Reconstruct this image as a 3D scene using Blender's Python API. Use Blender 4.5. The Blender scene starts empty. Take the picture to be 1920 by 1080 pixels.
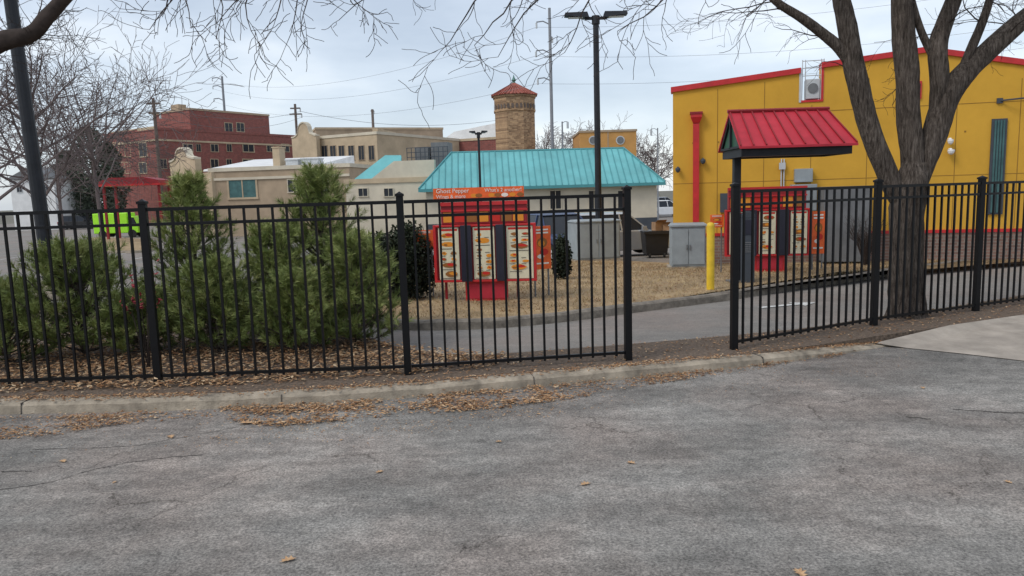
import bpy, bmesh, math, random
from mathutils import Vector, Matrix
from mathutils.noise import noise as pnoise
random.seed(7)
R = random.random
def U(a, b): return random.uniform(a, b)
col = bpy.context.scene.collection
EYE = 1.8; FPX = 1387.0; PITCH = 0.1276; ROLL = 0.0297
fwd = Vector((0, math.cos(PITCH), -math.sin(PITCH))); r0 = Vector((1, 0, 0)); u0 = Vector((0, math.sin(PITCH), math.cos(PITCH)))
rt = r0*math.cos(ROLL) - u0*math.sin(ROLL); up = u0*math.cos(ROLL) + r0*math.sin(ROLL)
CAM = Vector((0, 0, EYE))
def ray(px, py): return fwd*FPX + rt*(px-960) + up*(540-py)
def H(y):
    if y < 15: return 0.0
    if y < 35: return -0.045*(y-15)
    return -0.9
def P(px, py, Y):
    d = ray(px, py); return CAM + d*(Y/d.y)
def G(px, py, off=0.0):
    d = ray(px, py); prev = 1.0
    y = 1.0
    while y < 500:
        p = CAM + d*(y/d.y)
        if p.z <= H(y)+off:
            lo, hi = prev, y
            for _ in range(20):
                m = (lo+hi)/2; q = CAM + d*(m/d.y)
                if q.z <= H(m)+off: hi = m
                else: lo = m
            return CAM + d*(hi/d.y)
        prev = y; y += 0.25 if y < 60 else 2
    return CAM + d*(500/d.y)

# ------------------------------------------------------------------ materials
def nt(name):
    m = bpy.data.materials.new(name); m.use_nodes = True
    n = m.node_tree; return m, n, n.nodes['Principled BSDF']
def ramp(n, stops, const=False):
    r = n.nodes.new('ShaderNodeValToRGB'); e = r.color_ramp.elements
    if const: r.color_ramp.interpolation = 'CONSTANT'
    while len(e) < len(stops): e.new(0.5)
    for k, (p, c) in enumerate(stops): e[k].position = p; e[k].color = (*c, 1)
    return r
def noise(n, scale, detail=4, rough=0.6, stretch=None, dist=0.0, rot=0.0):
    t = n.nodes.new('ShaderNodeTexNoise'); t.inputs['Scale'].default_value = scale
    t.inputs['Detail'].default_value = detail; t.inputs['Roughness'].default_value = rough; t.inputs['Distortion'].default_value = dist
    c = n.nodes.new('ShaderNodeTexCoord'); mp = n.nodes.new('ShaderNodeMapping'); mp.inputs['Rotation'].default_value = (0, 0, rot)
    if stretch: mp.inputs['Scale'].default_value = stretch
    n.links.new(c.outputs['Object'], mp.inputs['Vector']); n.links.new(mp.outputs['Vector'], t.inputs['Vector'])
    return t
def bump(n, b, src, strength, dist=0.02):
    bp = n.nodes.new('ShaderNodeBump'); bp.inputs['Strength'].default_value = strength; bp.inputs['Distance'].default_value = dist
    n.links.new(src, bp.inputs['Height']); n.links.new(bp.outputs['Normal'], b.inputs['Normal'])
def mat(name, c, rough=0.7, var=0.25, scale=3.0, metal=0.0, bmp=0.0, bscale=40, stretch=None, spec=0.5, bdist=.02):
    m, n, b = nt(name)
    t = noise(n, scale, 5, 0.65, stretch)
    lo = tuple(max(0, x*(1-var)) for x in c); hi = tuple(min(1, x*(1+var)) for x in c)
    r = ramp(n, [(0.3, lo), (0.7, hi)]); n.links.new(t.outputs['Fac'], r.inputs['Fac'])
    n.links.new(r.outputs['Color'], b.inputs['Base Color'])
    b.inputs['Roughness'].default_value = rough; b.inputs['Metallic'].default_value = metal; b.inputs['Specular IOR Level'].default_value = spec
    if bmp:
        t2 = noise(n, bscale, 4, 0.6, stretch); bump(n, b, t2.outputs['Fac'], bmp, bdist)
    return m
def attrmat(name, stops, rough=0.8, const=False):
    m, n, b = nt(name)
    a = n.nodes.new('ShaderNodeAttribute'); a.attribute_name = 'v'
    r = ramp(n, stops, const); n.links.new(a.outputs['Fac'], r.inputs['Fac'])
    n.links.new(r.outputs['Color'], b.inputs['Base Color']); b.inputs['Roughness'].default_value = rough; b.inputs['Specular IOR Level'].default_value = 0.3
    return m
def mixc(n, f, a, b, mode='MIX'):
    x = n.nodes.new('ShaderNodeMix'); x.data_type = 'RGBA'; x.blend_type = mode
    for s, v in ((0, f), (6, a), (7, b)):
        if isinstance(v, (float, int)): x.inputs[s].default_value = v
        elif isinstance(v, tuple): x.inputs[s].default_value = (*v, 1)
        else: n.links.new(v, x.inputs[s])
    return x.outputs[2]
def asphalt(name, base, worn=True):
    m, n, b = nt(name); c = None
    def lay(c, t, lo, hi, a=.35, z=.65, tint=(1, 1, 1)):
        r = ramp(n, [(a, (lo, lo, lo)), (z, tuple(hi*x for x in tint))]); n.links.new(t.outputs['Fac'], r.inputs['Fac']); return mixc(n, 1.0, c, r.outputs['Color'], 'MULTIPLY')
    k = 1.0 if worn else .4
    c = lay(base, noise(n, .38, 5, .6, (1, 1.8, 1), .5, .3), 1-.22*k, 1+.22*k, .36, .64)
    c = lay(c, noise(n, 1.7, 9, .74, (1, 1.3, 1), .3, -.35), 1-.24*k, 1+.22*k, .34, .66, (1.0, .985, .97))
    c = lay(c, noise(n, 1.1, 7, .7, (.5, 4.5, 1), .2, .5), 1-.15*k, 1+.14*k, .36, .64)
    c = lay(c, noise(n, 9, 6, .8), 1-.25*k, 1+.2*k, .34, .66)
    fine = noise(n, 62, 5, 0.85); c = lay(c, fine, .46 if worn else .75, 1.62 if worn else 1.25, .38, .64, (1, .99, .95))
    warm = noise(n, 0.5, 5); rw = ramp(n, [(0.42, (.99, 1, 1.0)), (0.62, (1.08, 1.0, 0.97))]); n.links.new(warm.outputs['Fac'], rw.inputs['Fac'])
    c = mixc(n, 1.0, c, rw.outputs['Color'], 'MULTIPLY')
    if worn:
        vo = n.nodes.new('ShaderNodeTexVoronoi'); vo.feature = 'DISTANCE_TO_EDGE'; vo.inputs['Scale'].default_value = 0.8
        dn = noise(n, 2.0, 6, 0.7); ma = n.nodes.new('ShaderNodeVectorMath'); ma.operation = 'MULTIPLY_ADD'; ma.inputs[1].default_value = (.55, .55, 0)
        co = n.nodes.new('ShaderNodeTexCoord'); n.links.new(dn.outputs['Color'], ma.inputs[0]); n.links.new(co.outputs['Object'], ma.inputs[2]); n.links.new(ma.outputs[0], vo.inputs['Vector'])
        rc = ramp(n, [(0.0, (.42, .41, .40)), (0.007, (1, 1, 1))]); n.links.new(vo.outputs['Distance'], rc.inputs['Fac'])
        mk = noise(n, 0.5, 3); rk = ramp(n, [(0.50, (0, 0, 0)), (0.57, (1, 1, 1))]); n.links.new(mk.outputs['Fac'], rk.inputs['Fac'])
        c = mixc(n, rk.outputs['Color'], c, mixc(n, 1.0, c, rc.outputs['Color'], 'MULTIPLY'))
    n.links.new(c, b.inputs['Base Color']); b.inputs['Roughness'].default_value = 0.92; b.inputs['Specular IOR Level'].default_value = 0.2
    bump(n, b, fine.outputs['Fac'], 0.5, 0.01)
    return m
def brick(name, c1, c2, mortar, scale=1.0, w=0.3, h=0.1):
    m, n, b = nt(name)
    t = n.nodes.new('ShaderNodeTexBrick'); t.inputs['Color1'].default_value = (*c1, 1); t.inputs['Color2'].default_value = (*c2, 1); t.inputs['Mortar'].default_value = (*mortar, 1)
    t.inputs['Scale'].default_value = scale; t.inputs['Brick Width'].default_value = w; t.inputs['Row Height'].default_value = h; t.inputs['Mortar Size'].default_value = 0.012
    c = n.nodes.new('ShaderNodeTexCoord'); s = n.nodes.new('ShaderNodeSeparateXYZ'); k = n.nodes.new('ShaderNodeCombineXYZ'); ad = n.nodes.new('ShaderNodeMath')
    n.links.new(c.outputs['Object'], s.inputs[0]); n.links.new(s.outputs[0], ad.inputs[0]); n.links.new(s.outputs[1], ad.inputs[1])
    n.links.new(ad.outputs[0], k.inputs[0]); n.links.new(s.outputs[2], k.inputs[1]); n.links.new(k.outputs[0], t.inputs['Vector'])
    q = noise(n, 2.2, 9, .8); rq = ramp(n, [(0.33, (0.72, 0.72, 0.72)), (0.67, (1.22, 1.22, 1.22))]); n.links.new(q.outputs['Fac'], rq.inputs['Fac'])
    n.links.new(mixc(n, 1.0, t.outputs['Color'], rq.outputs['Color'], 'MULTIPLY'), b.inputs['Base Color']); b.inputs['Roughness'].default_value = 0.85
    return m
M = {}
M['lot'] = asphalt('worn_asphalt', (0.240, 0.229, 0.218))
M['road'] = asphalt('lane_asphalt', (0.235, 0.222, 0.21), False)
M['ground'] = mat('far_ground', (0.13, 0.12, 0.09), 0.95, 0.3, 0.2)
M['soil'] = mat('mulch_soil', (0.135, 0.098, 0.07), 0.95, 0.65, 26, bmp=0.8, bscale=60)
M['drygrass'] = mat('dry_grass', (0.33, 0.235, 0.13), 0.95, 0.38, 1.4, bmp=0.6, bscale=90)
M['concrete'] = mat('kerb_concrete', (0.33, 0.28, 0.215), 0.92, 0.5, 4.5, bmp=0.5, bscale=70)
M['kerbgrey'] = mat('lane_kerb_concrete', (0.19, 0.165, 0.135), 0.9, 0.5, 6, bmp=0.4, bscale=60)
M['pad'] = mat('pad_concrete', (0.36, 0.315, 0.265), 0.9, 0.3, 2.2, bmp=0.3, bscale=90)
M['black'] = mat('black_powder_coat', (0.004, 0.004, 0.005), 0.45, 0.3, 20, spec=0.25)
M['red'] = mat('red_paint', (0.52, 0.02, 0.022), 0.45, 0.2, 3)
M['darkred'] = mat('dark_red_paint', (0.27, 0.012, 0.018), 0.5, 0.25, 3)
M['roofred'] = mat('red_metal_roof', (0.48, 0.032, 0.05), 0.5, 0.18, 2, spec=.3)
M['green'] = mat('dark_green_metal', (0.02, 0.085, 0.05), 0.5, 0.3, 6)
M['yellow'] = mat('ochre_stucco', (0.635, 0.355, 0.05), 0.9, 0.1, 0.8, bmp=0.15, bscale=60, spec=.15)
M['joint'] = mat('panel_joint', (0.30, 0.16, 0.025), 0.9, 0.1)
M['bollard'] = mat('bollard_yellow', (0.78, 0.52, 0.03), 0.5, 0.15, 6)
M['cabgrey'] = mat('cabinet_grey', (0.28, 0.315, 0.33), 0.6, 0.14, 3)
M['midgrey'] = mat('mid_grey_metal', (0.15, 0.155, 0.16), 0.6, 0.2, 3)
M['lightgrey'] = mat('light_grey_metal', (0.50, 0.52, 0.53), 0.5, 0.15, 3)
M['pole'] = mat('lamp_pole_paint', (0.018, 0.02, 0.025), 0.5, 0.3, 5, spec=.3)
M['white'] = mat('white_paint', (0.72, 0.72, 0.71), 0.6, 0.12, 1)
M['cream'] = mat('cream_wall', (0.58, 0.52, 0.41), 0.85, 0.14, 0.7)
M['tan'] = mat('tan_stucco', (0.47, 0.37, 0.25), 0.85, 0.2, 0.6)
M['tan2'] = mat('brown_tan_stucco', (0.38, 0.29, 0.20), 0.85, 0.2, 0.6)
M['tealr'] = mat('teal_metal_roof', (0.14, 0.43, 0.445), 0.5, 0.2, 0.5)
M['teald'] = mat('teal_seam', (0.07, 0.28, 0.30), 0.5, 0.1, 1)
M['slate'] = mat('slate_band', (0.055, 0.065, 0.08), 0.8, 0.2, 1)
M['brickred'] = brick('red_brick', (0.29, 0.075, 0.058), (0.20, 0.055, 0.045), (0.24, 0.14, 0.12))
M['bricktan'] = brick('tan_brick', (0.48, 0.31, 0.17), (0.20, 0.115, 0.06), (0.30, 0.22, 0.15), 1, 0.34, 0.14)
M['brickband'] = brick('brick_plinth', (0.25, 0.14, 0.105), (0.17, 0.10, 0.08), (0.24, 0.20, 0.17), 1, 0.22, 0.075)
M['tile'] = mat('red_roof_tile', (0.30, 0.085, 0.06), 0.7, 0.35, 4)
M['orange'] = mat('orange_wall', (0.52, 0.27, 0.08), 0.8, 0.12, 1)
M['orangep'] = mat('orange_print', (0.80, 0.13, 0.02), 0.5, 0.25, 6)
M['menu'] = mat('menu_cream', (0.70, 0.64, 0.46), 0.4, 0.12, 5)  # plain cream base of the printed menu panels, no emission
M['print'] = attrmat('menu_print', [(0.0, (0.55, 0.03, 0.02)), (0.2, (0.75, 0.28, 0.03)), (0.4, (0.30, 0.12, 0.03)), (0.6, (0.06, 0.05, 0.05)), (0.8, (0.8, 0.78, 0.7))], 0.5, True)
M['darkpanel'] = mat('dark_panel', (0.02, 0.02, 0.035), 0.3, 0.2, 4)
M['wtext'] = mat('white_lettering', (0.8, 0.78, 0.72), 0.5, 0.02)
def glassm():
    m, n, b = nt('window_glass'); b.inputs['Base Color'].default_value = (0.025, 0.03, 0.038, 1); b.inputs['Roughness'].default_value = 0.2; b.inputs['Specular IOR Level'].default_value = .25; return m
M['glass'] = glassm()
M['tealglass'] = mat('teal_shutter', (0.06, 0.135, 0.135), 0.5, 0.3, 3, spec=.3)
def barkm():
    m, n, b = nt('grey_brown_bark')
    t = noise(n, 42, 6, .75, (1, 1, .13), .4); r = ramp(n, [(.36, (.038, .030, .025)), (.5, (.115, .093, .077)), (.66, (.22, .185, .158))]); n.links.new(t.outputs['Fac'], r.inputs['Fac'])
    q = noise(n, 2.5, 6, .7); rq = ramp(n, [(.35, (.72, .72, .72)), (.65, (1.2, 1.2, 1.2))]); n.links.new(q.outputs['Fac'], rq.inputs['Fac'])
    n.links.new(mixc(n, 1.0, r.outputs['Color'], rq.outputs['Color'], 'MULTIPLY'), b.inputs['Base Color']); b.inputs['Roughness'].default_value = .95; b.inputs['Specular IOR Level'].default_value = .15
    bump(n, b, t.outputs['Fac'], 1.0, .05); return m
M['bark'] = barkm()
M['twig'] = mat('twig_bark', (0.05, 0.038, 0.033), 0.9, 0.35, 10, spec=.2)
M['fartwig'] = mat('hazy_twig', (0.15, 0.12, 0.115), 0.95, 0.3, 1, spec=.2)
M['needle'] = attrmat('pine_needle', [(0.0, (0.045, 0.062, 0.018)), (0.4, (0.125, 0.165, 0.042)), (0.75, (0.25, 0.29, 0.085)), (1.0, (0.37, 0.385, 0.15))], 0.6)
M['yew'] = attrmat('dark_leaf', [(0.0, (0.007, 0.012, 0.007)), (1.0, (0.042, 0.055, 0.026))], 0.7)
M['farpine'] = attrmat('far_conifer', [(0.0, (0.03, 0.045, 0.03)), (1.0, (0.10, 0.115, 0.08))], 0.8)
M['leaf'] = attrmat('dry_leaf', [(0.0, (0.12, 0.06, 0.033)), (0.35, (0.30, 0.155, 0.075)), (0.7, (0.48, 0.29, 0.15)), (1.0, (0.62, 0.46, 0.29))], 0.85)
M['straw'] = attrmat('straw', [(0.0, (0.22, 0.15, 0.07)), (1.0, (0.54, 0.41, 0.23))], 0.9)
M['redleaf'] = mat('red_leaf', (0.30, 0.02, 0.03), 0.6, 0.3, 20)
M['rubber'] = mat('tyre_rubber', (0.02, 0.02, 0.02), 0.8, 0.2)
M['silver'] = mat('silver_car_paint', (0.50, 0.52, 0.54), 0.25, 0.05, metal=0.4)
M['navy'] = mat('navy_car_paint', (0.025, 0.045, 0.11), 0.25, 0.1)
M['carwhite'] = mat('white_car_paint', (0.72, 0.73, 0.74), 0.25, 0.04)
M['carblack'] = mat('black_car_paint', (0.02, 0.02, 0.022), 0.25, 0.1)
M['lime'] = mat('lime_paint', (0.42, 0.95, 0.03), 0.5, 0.08)
M['cardboard'] = mat('cardboard', (0.40, 0.24, 0.13), 0.85, 0.15, 4)
M['binblack'] = mat('bin_black', (0.018, 0.018, 0.02), 0.55, 0.3)
M['copper'] = mat('verdigris', (0.08, 0.20, 0.17), 0.6, 0.3)
M['wood'] = mat('grey_pole_wood', (0.13, 0.10, 0.085), 0.9, 0.3, 4)
M['galv'] = mat('galvanised_pole', (0.22, 0.23, 0.25), 0.6, 0.15, 1)
M['crack'] = mat('crack_tar', (0.07, 0.062, 0.055), 0.9, 0.4, 20)
M['roadpaint'] = mat('road_marking_white', (0.55, 0.55, 0.53), 0.8, 0.3, 8)
M['lens'] = mat('lamp_lens', (0.6, 0.6, 0.58), 0.3, 0.1)
M['tail'] = mat('tail_light_red', (0.45, 0.01, 0.01), 0.3, 0.1)

# ------------------------------------------------------------------ mesh helpers
class MB:
    def __init__(s): s.v = []; s.f = []; s.a = []
    def face(s, pts, a=0.5):
        i = len(s.v); s.v += [tuple(p) for p in pts]; s.f.append(tuple(range(i, i+len(pts)))); s.a.append(a)
    def hexa(s, c, a=0.5):     # 8 corners: bottom ring 0-3, top ring 4-7
        i = len(s.v); s.v += [tuple(p) for p in c]
        for q in ((3, 2, 1, 0), (4, 5, 6, 7), (0, 1, 5, 4), (1, 2, 6, 5), (2, 3, 7, 6), (3, 0, 4, 7)):
            s.f.append(tuple(i+k for k in q)); s.a.append(a)
    def box(s, x0, x1, y0, y1, z0, z1, a=0.5):
        s.hexa([(x0, y0, z0), (x1, y0, z0), (x1, y1, z0), (x0, y1, z0), (x0, y0, z1), (x1, y0, z1), (x1, y1, z1), (x0, y1, z1)], a)
    def prism(s, lo, hi, a=0.5):
        i = len(s.v); n = len(lo); s.v += [tuple(p) for p in lo]+[tuple(p) for p in hi]
        s.f.append(tuple(i+k for k in range(n))[::-1]); s.f.append(tuple(i+n+k for k in range(n))); s.a += [a, a]
        for k in range(n):
            s.f.append((i+k, i+(k+1) % n, i+n+(k+1) % n, i+n+k)); s.a.append(a)
    def tube(s, pts, rad, n=8, a=0.5, cap=True, wob=0.0):
        pts = [Vector(p) for p in pts]
        if not isinstance(rad, (list, tuple)): rad = [rad]*len(pts)
        i0 = len(s.v); nrm = None
        for k, p in enumerate(pts):
            t = (pts[min(k+1, len(pts)-1)]-pts[max(k-1, 0)])
            if t.length < 1e-9: t = Vector((0, 0, 1))
            t.normalize()
            if nrm is None: nrm = t.orthogonal().normalized()
            else:
                nrm = nrm - t*nrm.dot(t)
                nrm = nrm.normalized() if nrm.length > 1e-6 else t.orthogonal().normalized()
            b = t.cross(nrm)
            for j in range(n):
                an = 2*math.pi*j/n; rr = rad[k]*(1+wob*math.sin(an*3+k*0.7)+wob*U(-.6, .6))
                q = p + nrm*math.cos(an)*rr + b*math.sin(an)*rr; s.v.append(tuple(q))
        for k in range(len(pts)-1):
            for j in range(n):
                s.f.append((i0+k*n+j, i0+k*n+(j+1) % n, i0+(k+1)*n+(j+1) % n, i0+(k+1)*n+j)); s.a.append(a)
        if cap and n > 3:
            s.f.append(tuple(i0+j for j in range(n))[::-1]); s.f.append(tuple(i0+(len(pts)-1)*n+j for j in range(n))); s.a += [a, a]
    def build(s, name, m, parent=None, local=False, smooth=False, bev=0.0):
        off = Vector((0, 0, 0))
        if parent is not None and not local:
            q = parent
            while q.parent: q = q.parent
            off = Vector(q.location)
        me = bpy.data.meshes.new(name)
        me.from_pydata([(v[0]-off.x, v[1]-off.y, v[2]-off.z) for v in s.v], [], s.f)
        at = me.attributes.new('v', 'FLOAT', 'FACE'); at.data.foreach_set('value', s.a)
        if smooth: me.polygons.foreach_set('use_smooth', [True]*len(s.f))
        me.materials.append(m); me.update()
        o = bpy.data.objects.new(name, me); col.objects.link(o)
        if parent is not None: o.parent = parent
        if bev:
            b = o.modifiers.new('bevel', 'BEVEL'); b.width = bev; b.segments = 2; b.limit_method = 'ANGLE'
        return o
def thing(name, label, cat, loc, rz=0, group=None):
    o = bpy.data.objects.new(name, None); col.objects.link(o); o.location = loc; o.rotation_euler = (0, 0, rz); o.empty_display_size = .2
    o['label'] = label; o['category'] = cat
    if group: o['group'] = group
    return o
def tag(o, label=None, cat=None, group=None, kind=None):
    if label: o['label'] = label
    if cat: o['category'] = cat
    if group: o['group'] = group
    if kind: o['kind'] = kind
    return o
class Fr:
    def __init__(s, A, B):
        s.o = Vector((A[0], A[1], 0)); e = Vector((B[0], B[1], 0)); s.L = (e-s.o).length; s.d = (e-s.o).normalized(); s.n = Vector((s.d.y, -s.d.x, 0))
    def P(s, u, w, z): return s.o + s.d*u + s.n*w + Vector((0, 0, z))
    def px(s, x, y, w=0.0):
        d = ray(x, y); o = s.o+s.n*w; t = (o-CAM).dot(s.n)/d.dot(s.n); p = CAM+d*t
        return (p-o).dot(s.d), p.z
    def box(s, mb, u0, u1, w0, w1, z0, z1, a=0.5):
        mb.hexa([s.P(u0, w1, z0), s.P(u1, w1, z0), s.P(u1, w0, z0), s.P(u0, w0, z0), s.P(u0, w1, z1), s.P(u1, w1, z1), s.P(u1, w0, z1), s.P(u0, w0, z1)], a)
    def poly(s, mb, uz, w0, w1, a=0.5):
        mb.prism([s.P(u, w0, z) for u, z in uz][::-1], [s.P(u, w1, z) for u, z in uz][::-1], a)
def text(body, fr, u, z, size, w, m, parent, name='lettering', align='LEFT'):
    c = bpy.data.curves.new(name, 'FONT'); c.body = body; c.size = size; c.extrude = 0.002; c.align_x = align
    t = bpy.data.objects.new(name, c); col.objects.link(t)
    me = bpy.data.meshes.new_from_object(t.evaluated_get(bpy.context.evaluated_depsgraph_get()))
    bpy.data.objects.remove(t)
    X, Y = fr.d, Vector((0, 0, 1)); Z = fr.n; o = fr.P(u, w, z)
    mt = Matrix(((X.x, Y.x, Z.x, o.x), (X.y, Y.y, Z.y, o.y), (X.z, Y.z, Z.z, o.z), (0, 0, 0, 1)))
    q = parent
    while q.parent: q = q.parent
    me.transform(Matrix.Translation(-Vector(q.location)) @ mt)
    me.materials.clear(); me.materials.append(m)
    ob = bpy.data.objects.new(name, me); col.objects.link(ob); ob.parent = parent; return ob
def smoothline(pts, k=6):
    out = []; n = len(pts)
    for i in range(n-1):
        p0, p1, p2, p3 = pts[max(i-1, 0)], pts[i], pts[i+1], pts[min(i+2, n-1)]
        for j in range(k):
            t = j/k
            out.append(tuple(0.5*((2*p1[c])+(-p0[c]+p2[c])*t+(2*p0[c]-5*p1[c]+4*p2[c]-p3[c])*t*t+(-p0[c]+3*p1[c]-3*p2[c]+p3[c])*t**3) for c in range(len(p1))))
    out.append(tuple(pts[-1])); return out
def sheet(name, poly, off, m, skirt=0.0, kind='structure'):
    bm = bmesh.new(); vs = [bm.verts.new((p[0], p[1], 0)) for p in poly]; f = bm.faces.new(vs); bm.normal_update()
    bmesh.ops.triangulate(bm, faces=[f], ngon_method='EAR_CLIP')
    for yy in (15, 35):
        bmesh.ops.bisect_plane(bm, geom=bm.verts[:]+bm.edges[:]+bm.faces[:], plane_co=(0, yy, 0), plane_no=(0, 1, 0))
    for v in bm.verts: v.co.z = H(v.co.y)+off
    bm.normal_update()
    for f in bm.faces:
        if f.normal.z < 0: f.normal_flip()
    if skirt:
        ed = [e for e in bm.edges if e.is_boundary]; r = bmesh.ops.extrude_edge_only(bm, edges=ed)
        for g in r['geom']:
            if isinstance(g, bmesh.types.BMVert): g.co.z -= skirt
    me = bpy.data.meshes.new(name); bm.to_mesh(me); bm.free(); me.materials.append(m)
    o = bpy.data.objects.new(name, me); col.objects.link(o); o['kind'] = kind; return o
def inpoly(x, y, poly):
    c = False; j = len(poly)-1
    for i in range(len(poly)):
        a, b = poly[i], poly[j]
        if (a[1] > y) != (b[1] > y) and x < (b[0]-a[0])*(y-a[1])/(b[1]-a[1])+a[0]: c = not c
        j = i
    return c
def scatter(poly, n, clump=0.0, cs=1.2):
    xs = [p[0] for p in poly]; ys = [p[1] for p in poly]; out = []
    while len(out) < n:
        x, y = U(min(xs), max(xs)), U(min(ys), max(ys))
        if inpoly(x, y, poly):
            if clump:
                d = .5+pnoise(Vector((x*cs, y*cs*1.8, 3.1)))+.5*pnoise(Vector((x*cs*3, y*cs*5, 7.7)))
                if R() > 1-clump+clump*max(0, min(1, (d-.3)*2.2)): continue
            out.append((x, y))
    return out
def gp(pts, off=0.0): return [tuple(G(x, y, off))[:2] for x, y in pts]

# ------------------------------------------------------------------ ground
sheet('ground', [(-600, -60), (600, -60), (600, 900), (-600, 900)], -0.16, M['ground'])
sheet('drive_lane', [(-90, 8.4), (70, 8.4), (70, 150), (-90, 150)], -0.106, M['road'])
kf = [(-500, 772), (-200, 764), (0, 757), (250, 752), (420, 746), (640, 735), (850, 720), (1030, 705), (1200, 690), (1400, 671), (1560, 650), (1640, 638), (1720, 626)]
kfront = smoothline(gp(kf, 0.0), 6)
for k in range(1, len(kfront)-1): kfront[k] = (kfront[k][0], kfront[k][1]+U(-.009, .009))
lotpoly = [(p[0], p[1]+0.05) for p in kfront] + gp([(1760, 624), (1920, 592), (2300, 540)], -0.1) + [(16, -8), (-16, -8)]
sheet('asphalt_lot', lotpoly, -0.1, M['lot'])
padpts = gp([(1640, 640), (1700, 652), (1800, 662), (1920, 676), (2250, 716)], -0.09) + gp([(2250, 552), (1920, 590), (1780, 610), (1640, 632)], 0.01)
mb = MB()
zz = [-0.092]*5+[0.012]*3+[-.06]
tp = [(p[0], p[1], z) for p, z in zip(padpts, zz)]
mb.face([tp[0], tp[1], tp[7], tp[8]]); mb.face([tp[1], tp[2], tp[6], tp[7]]); mb.face([tp[2], tp[3], tp[4], tp[5], tp[6]])
tag(mb.build('concrete_apron', M['pad']), kind='structure')
def kerb(name, line, w, zt, h, m, fall=None, wob=0.0):
    mb = MB(); rings = []
    for k, p in enumerate(line):
        a = Vector(line[max(k-1, 0)]); b = Vector(line[min(k+1, len(line)-1)]); t = (b-a).normalized(); nn = Vector((-t.y, t.x))
        f = 0 if fall is None else fall(k/(len(line)-1))
        z = H(p[1])+zt-f+U(-wob, wob); q = Vector(p); c = 0.03
        rings.append([(q.x-nn.x*c*.6, q.y-nn.y*c*.6, z-h), (q.x, q.y, z-c), (q.x+nn.x*c, q.y+nn.y*c, z-.004), (q.x+nn.x*(w-c), q.y+nn.y*(w-c), z), (q.x+nn.x*w, q.y+nn.y*w, z-c), (q.x+nn.x*w, q.y+nn.y*w, z-h)])
    for k in range(len(rings)-1):
        A, B = rings[k], rings[k+1]
        for j in range(5): mb.face([A[j], B[j], B[j+1], A[j+1]])
    mb.face(rings[0]); mb.face(rings[-1][::-1])
    return tag(mb.build(name, m), kind='structure')
kfall = lambda t: max(0, (t-0.74)/0.26)*0.11
kerb('kerb', kfront, 0.19, 0.008, 0.16, M['concrete'], kfall, .006)
mb = MB()
for k in (13, 27, 41, 55):
    a = Vector(kfront[k]); b = Vector(kfront[k+1]); t = (b-a).normalized(); nn = Vector((-t.y, t.x)); q = a
    f = kfall(k/(len(kfront)-1)); e = .0025
    mb.hexa([(q.x-nn.x*.021-t.x*e, q.y-nn.y*.021-t.y*e, -.12), (q.x-nn.x*.021+t.x*e, q.y-nn.y*.021+t.y*e, -.12), (q.x+nn.x*.19+t.x*e, q.y+nn.y*.19+t.y*e, -.12), (q.x+nn.x*.19-t.x*e, q.y+nn.y*.19-t.y*e, -.12),
             (q.x-nn.x*.003-t.x*e, q.y-nn.y*.003-t.y*e, .002-f), (q.x-nn.x*.003+t.x*e, q.y-nn.y*.003+t.y*e, .002-f), (q.x+nn.x*.16+t.x*e, q.y+nn.y*.16+t.y*e, .013-f), (q.x+nn.x*.16-t.x*e, q.y+nn.y*.16-t.y*e, .013-f)])
tag(mb.build('kerb_joint', M['crack']), kind='structure')
kback = []
for k, p in enumerate(kfront):
    a = Vector(kfront[max(k-1, 0)]); b = Vector(kfront[min(k+1, len(kfront)-1)]); t = (b-a).normalized(); kback.append((p[0]-t.y*.15, p[1]+t.x*.15))
bedfar = gp([(2300, 515), (1920, 553), (1780, 576), (1640, 600), (1500, 616), (1380, 628), (1180, 645), (940, 663), (830, 664), (740, 648), (640, 615), (450, 585), (200, 572), (-100, 570), (-500, 580)])
bedpoly = kback + gp([(1790, 609), (1920, 590), (2250, 552)], 0.01) + bedfar
sheet('planting_bed', bedpoly, 0.0, M['soil'], 0.14)
isl_near = smoothline(gp([(560, 560), (640, 590), (735, 604), (830, 605), (940, 601), (1060, 590), (1180, 575), (1300, 560), (1370, 551), (1500, 531), (1640, 512), (1800, 491), (1920, 474), (2150, 446)]), 5)
kerb('lane_kerb', isl_near, 0.16, 0.03, 0.15, M['kerbgrey'], None, .006)
islpoly = [(p[0], p[1]+0.1) for p in isl_near] + [(22, 22), (9, 24)] + gp([(1330, 484), (1262, 494), (1180, 490), (1075, 486), (900, 497), (760, 515), (600, 530)])
sheet('grass_island', islpoly, 0.012, M['drygrass'], 0.1)
mb = MB()
a0 = G(1425, 577, -0.1); a1 = G(1530, 567, -0.1); t = (a1-a0).normalized(); nn = Vector((-t.y, t.x, 0)); z = Vector((0, 0, .004))
L = (a1-a0).length
mb.face([a0-nn*.06+z, a0+t*L*.65-nn*.06+z, a0+t*L*.65+nn*.06+z, a0+nn*.06+z]); mb.face([a0+t*L*.65-nn*.2+z, a1+z, a0+t*L*.65+nn*.2+z])
tag(mb.build('road_arrow', M['roadpaint']), kind='structure')
mb = MB()
for k in range(7):
    x = -34+k*2.9; mb.face([(x, 38, -1.0), (x+.12, 38, -1.0), (x+.12, 43, -1.0), (x, 43, -1.0)])
tag(mb.build('bay_line', M['roadpaint']), kind='structure')
ii = gp([(150, 462), (190, 470), (270, 470), (290, 460), (260, 448), (175, 446)])
sheet('far_island', ii, 0.03, M['drygrass'], 0.12); kerb('far_kerb', smoothline(ii+[ii[0]], 4)[::-1], 0.12, 0.05, 0.15, M['concrete'])
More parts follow.
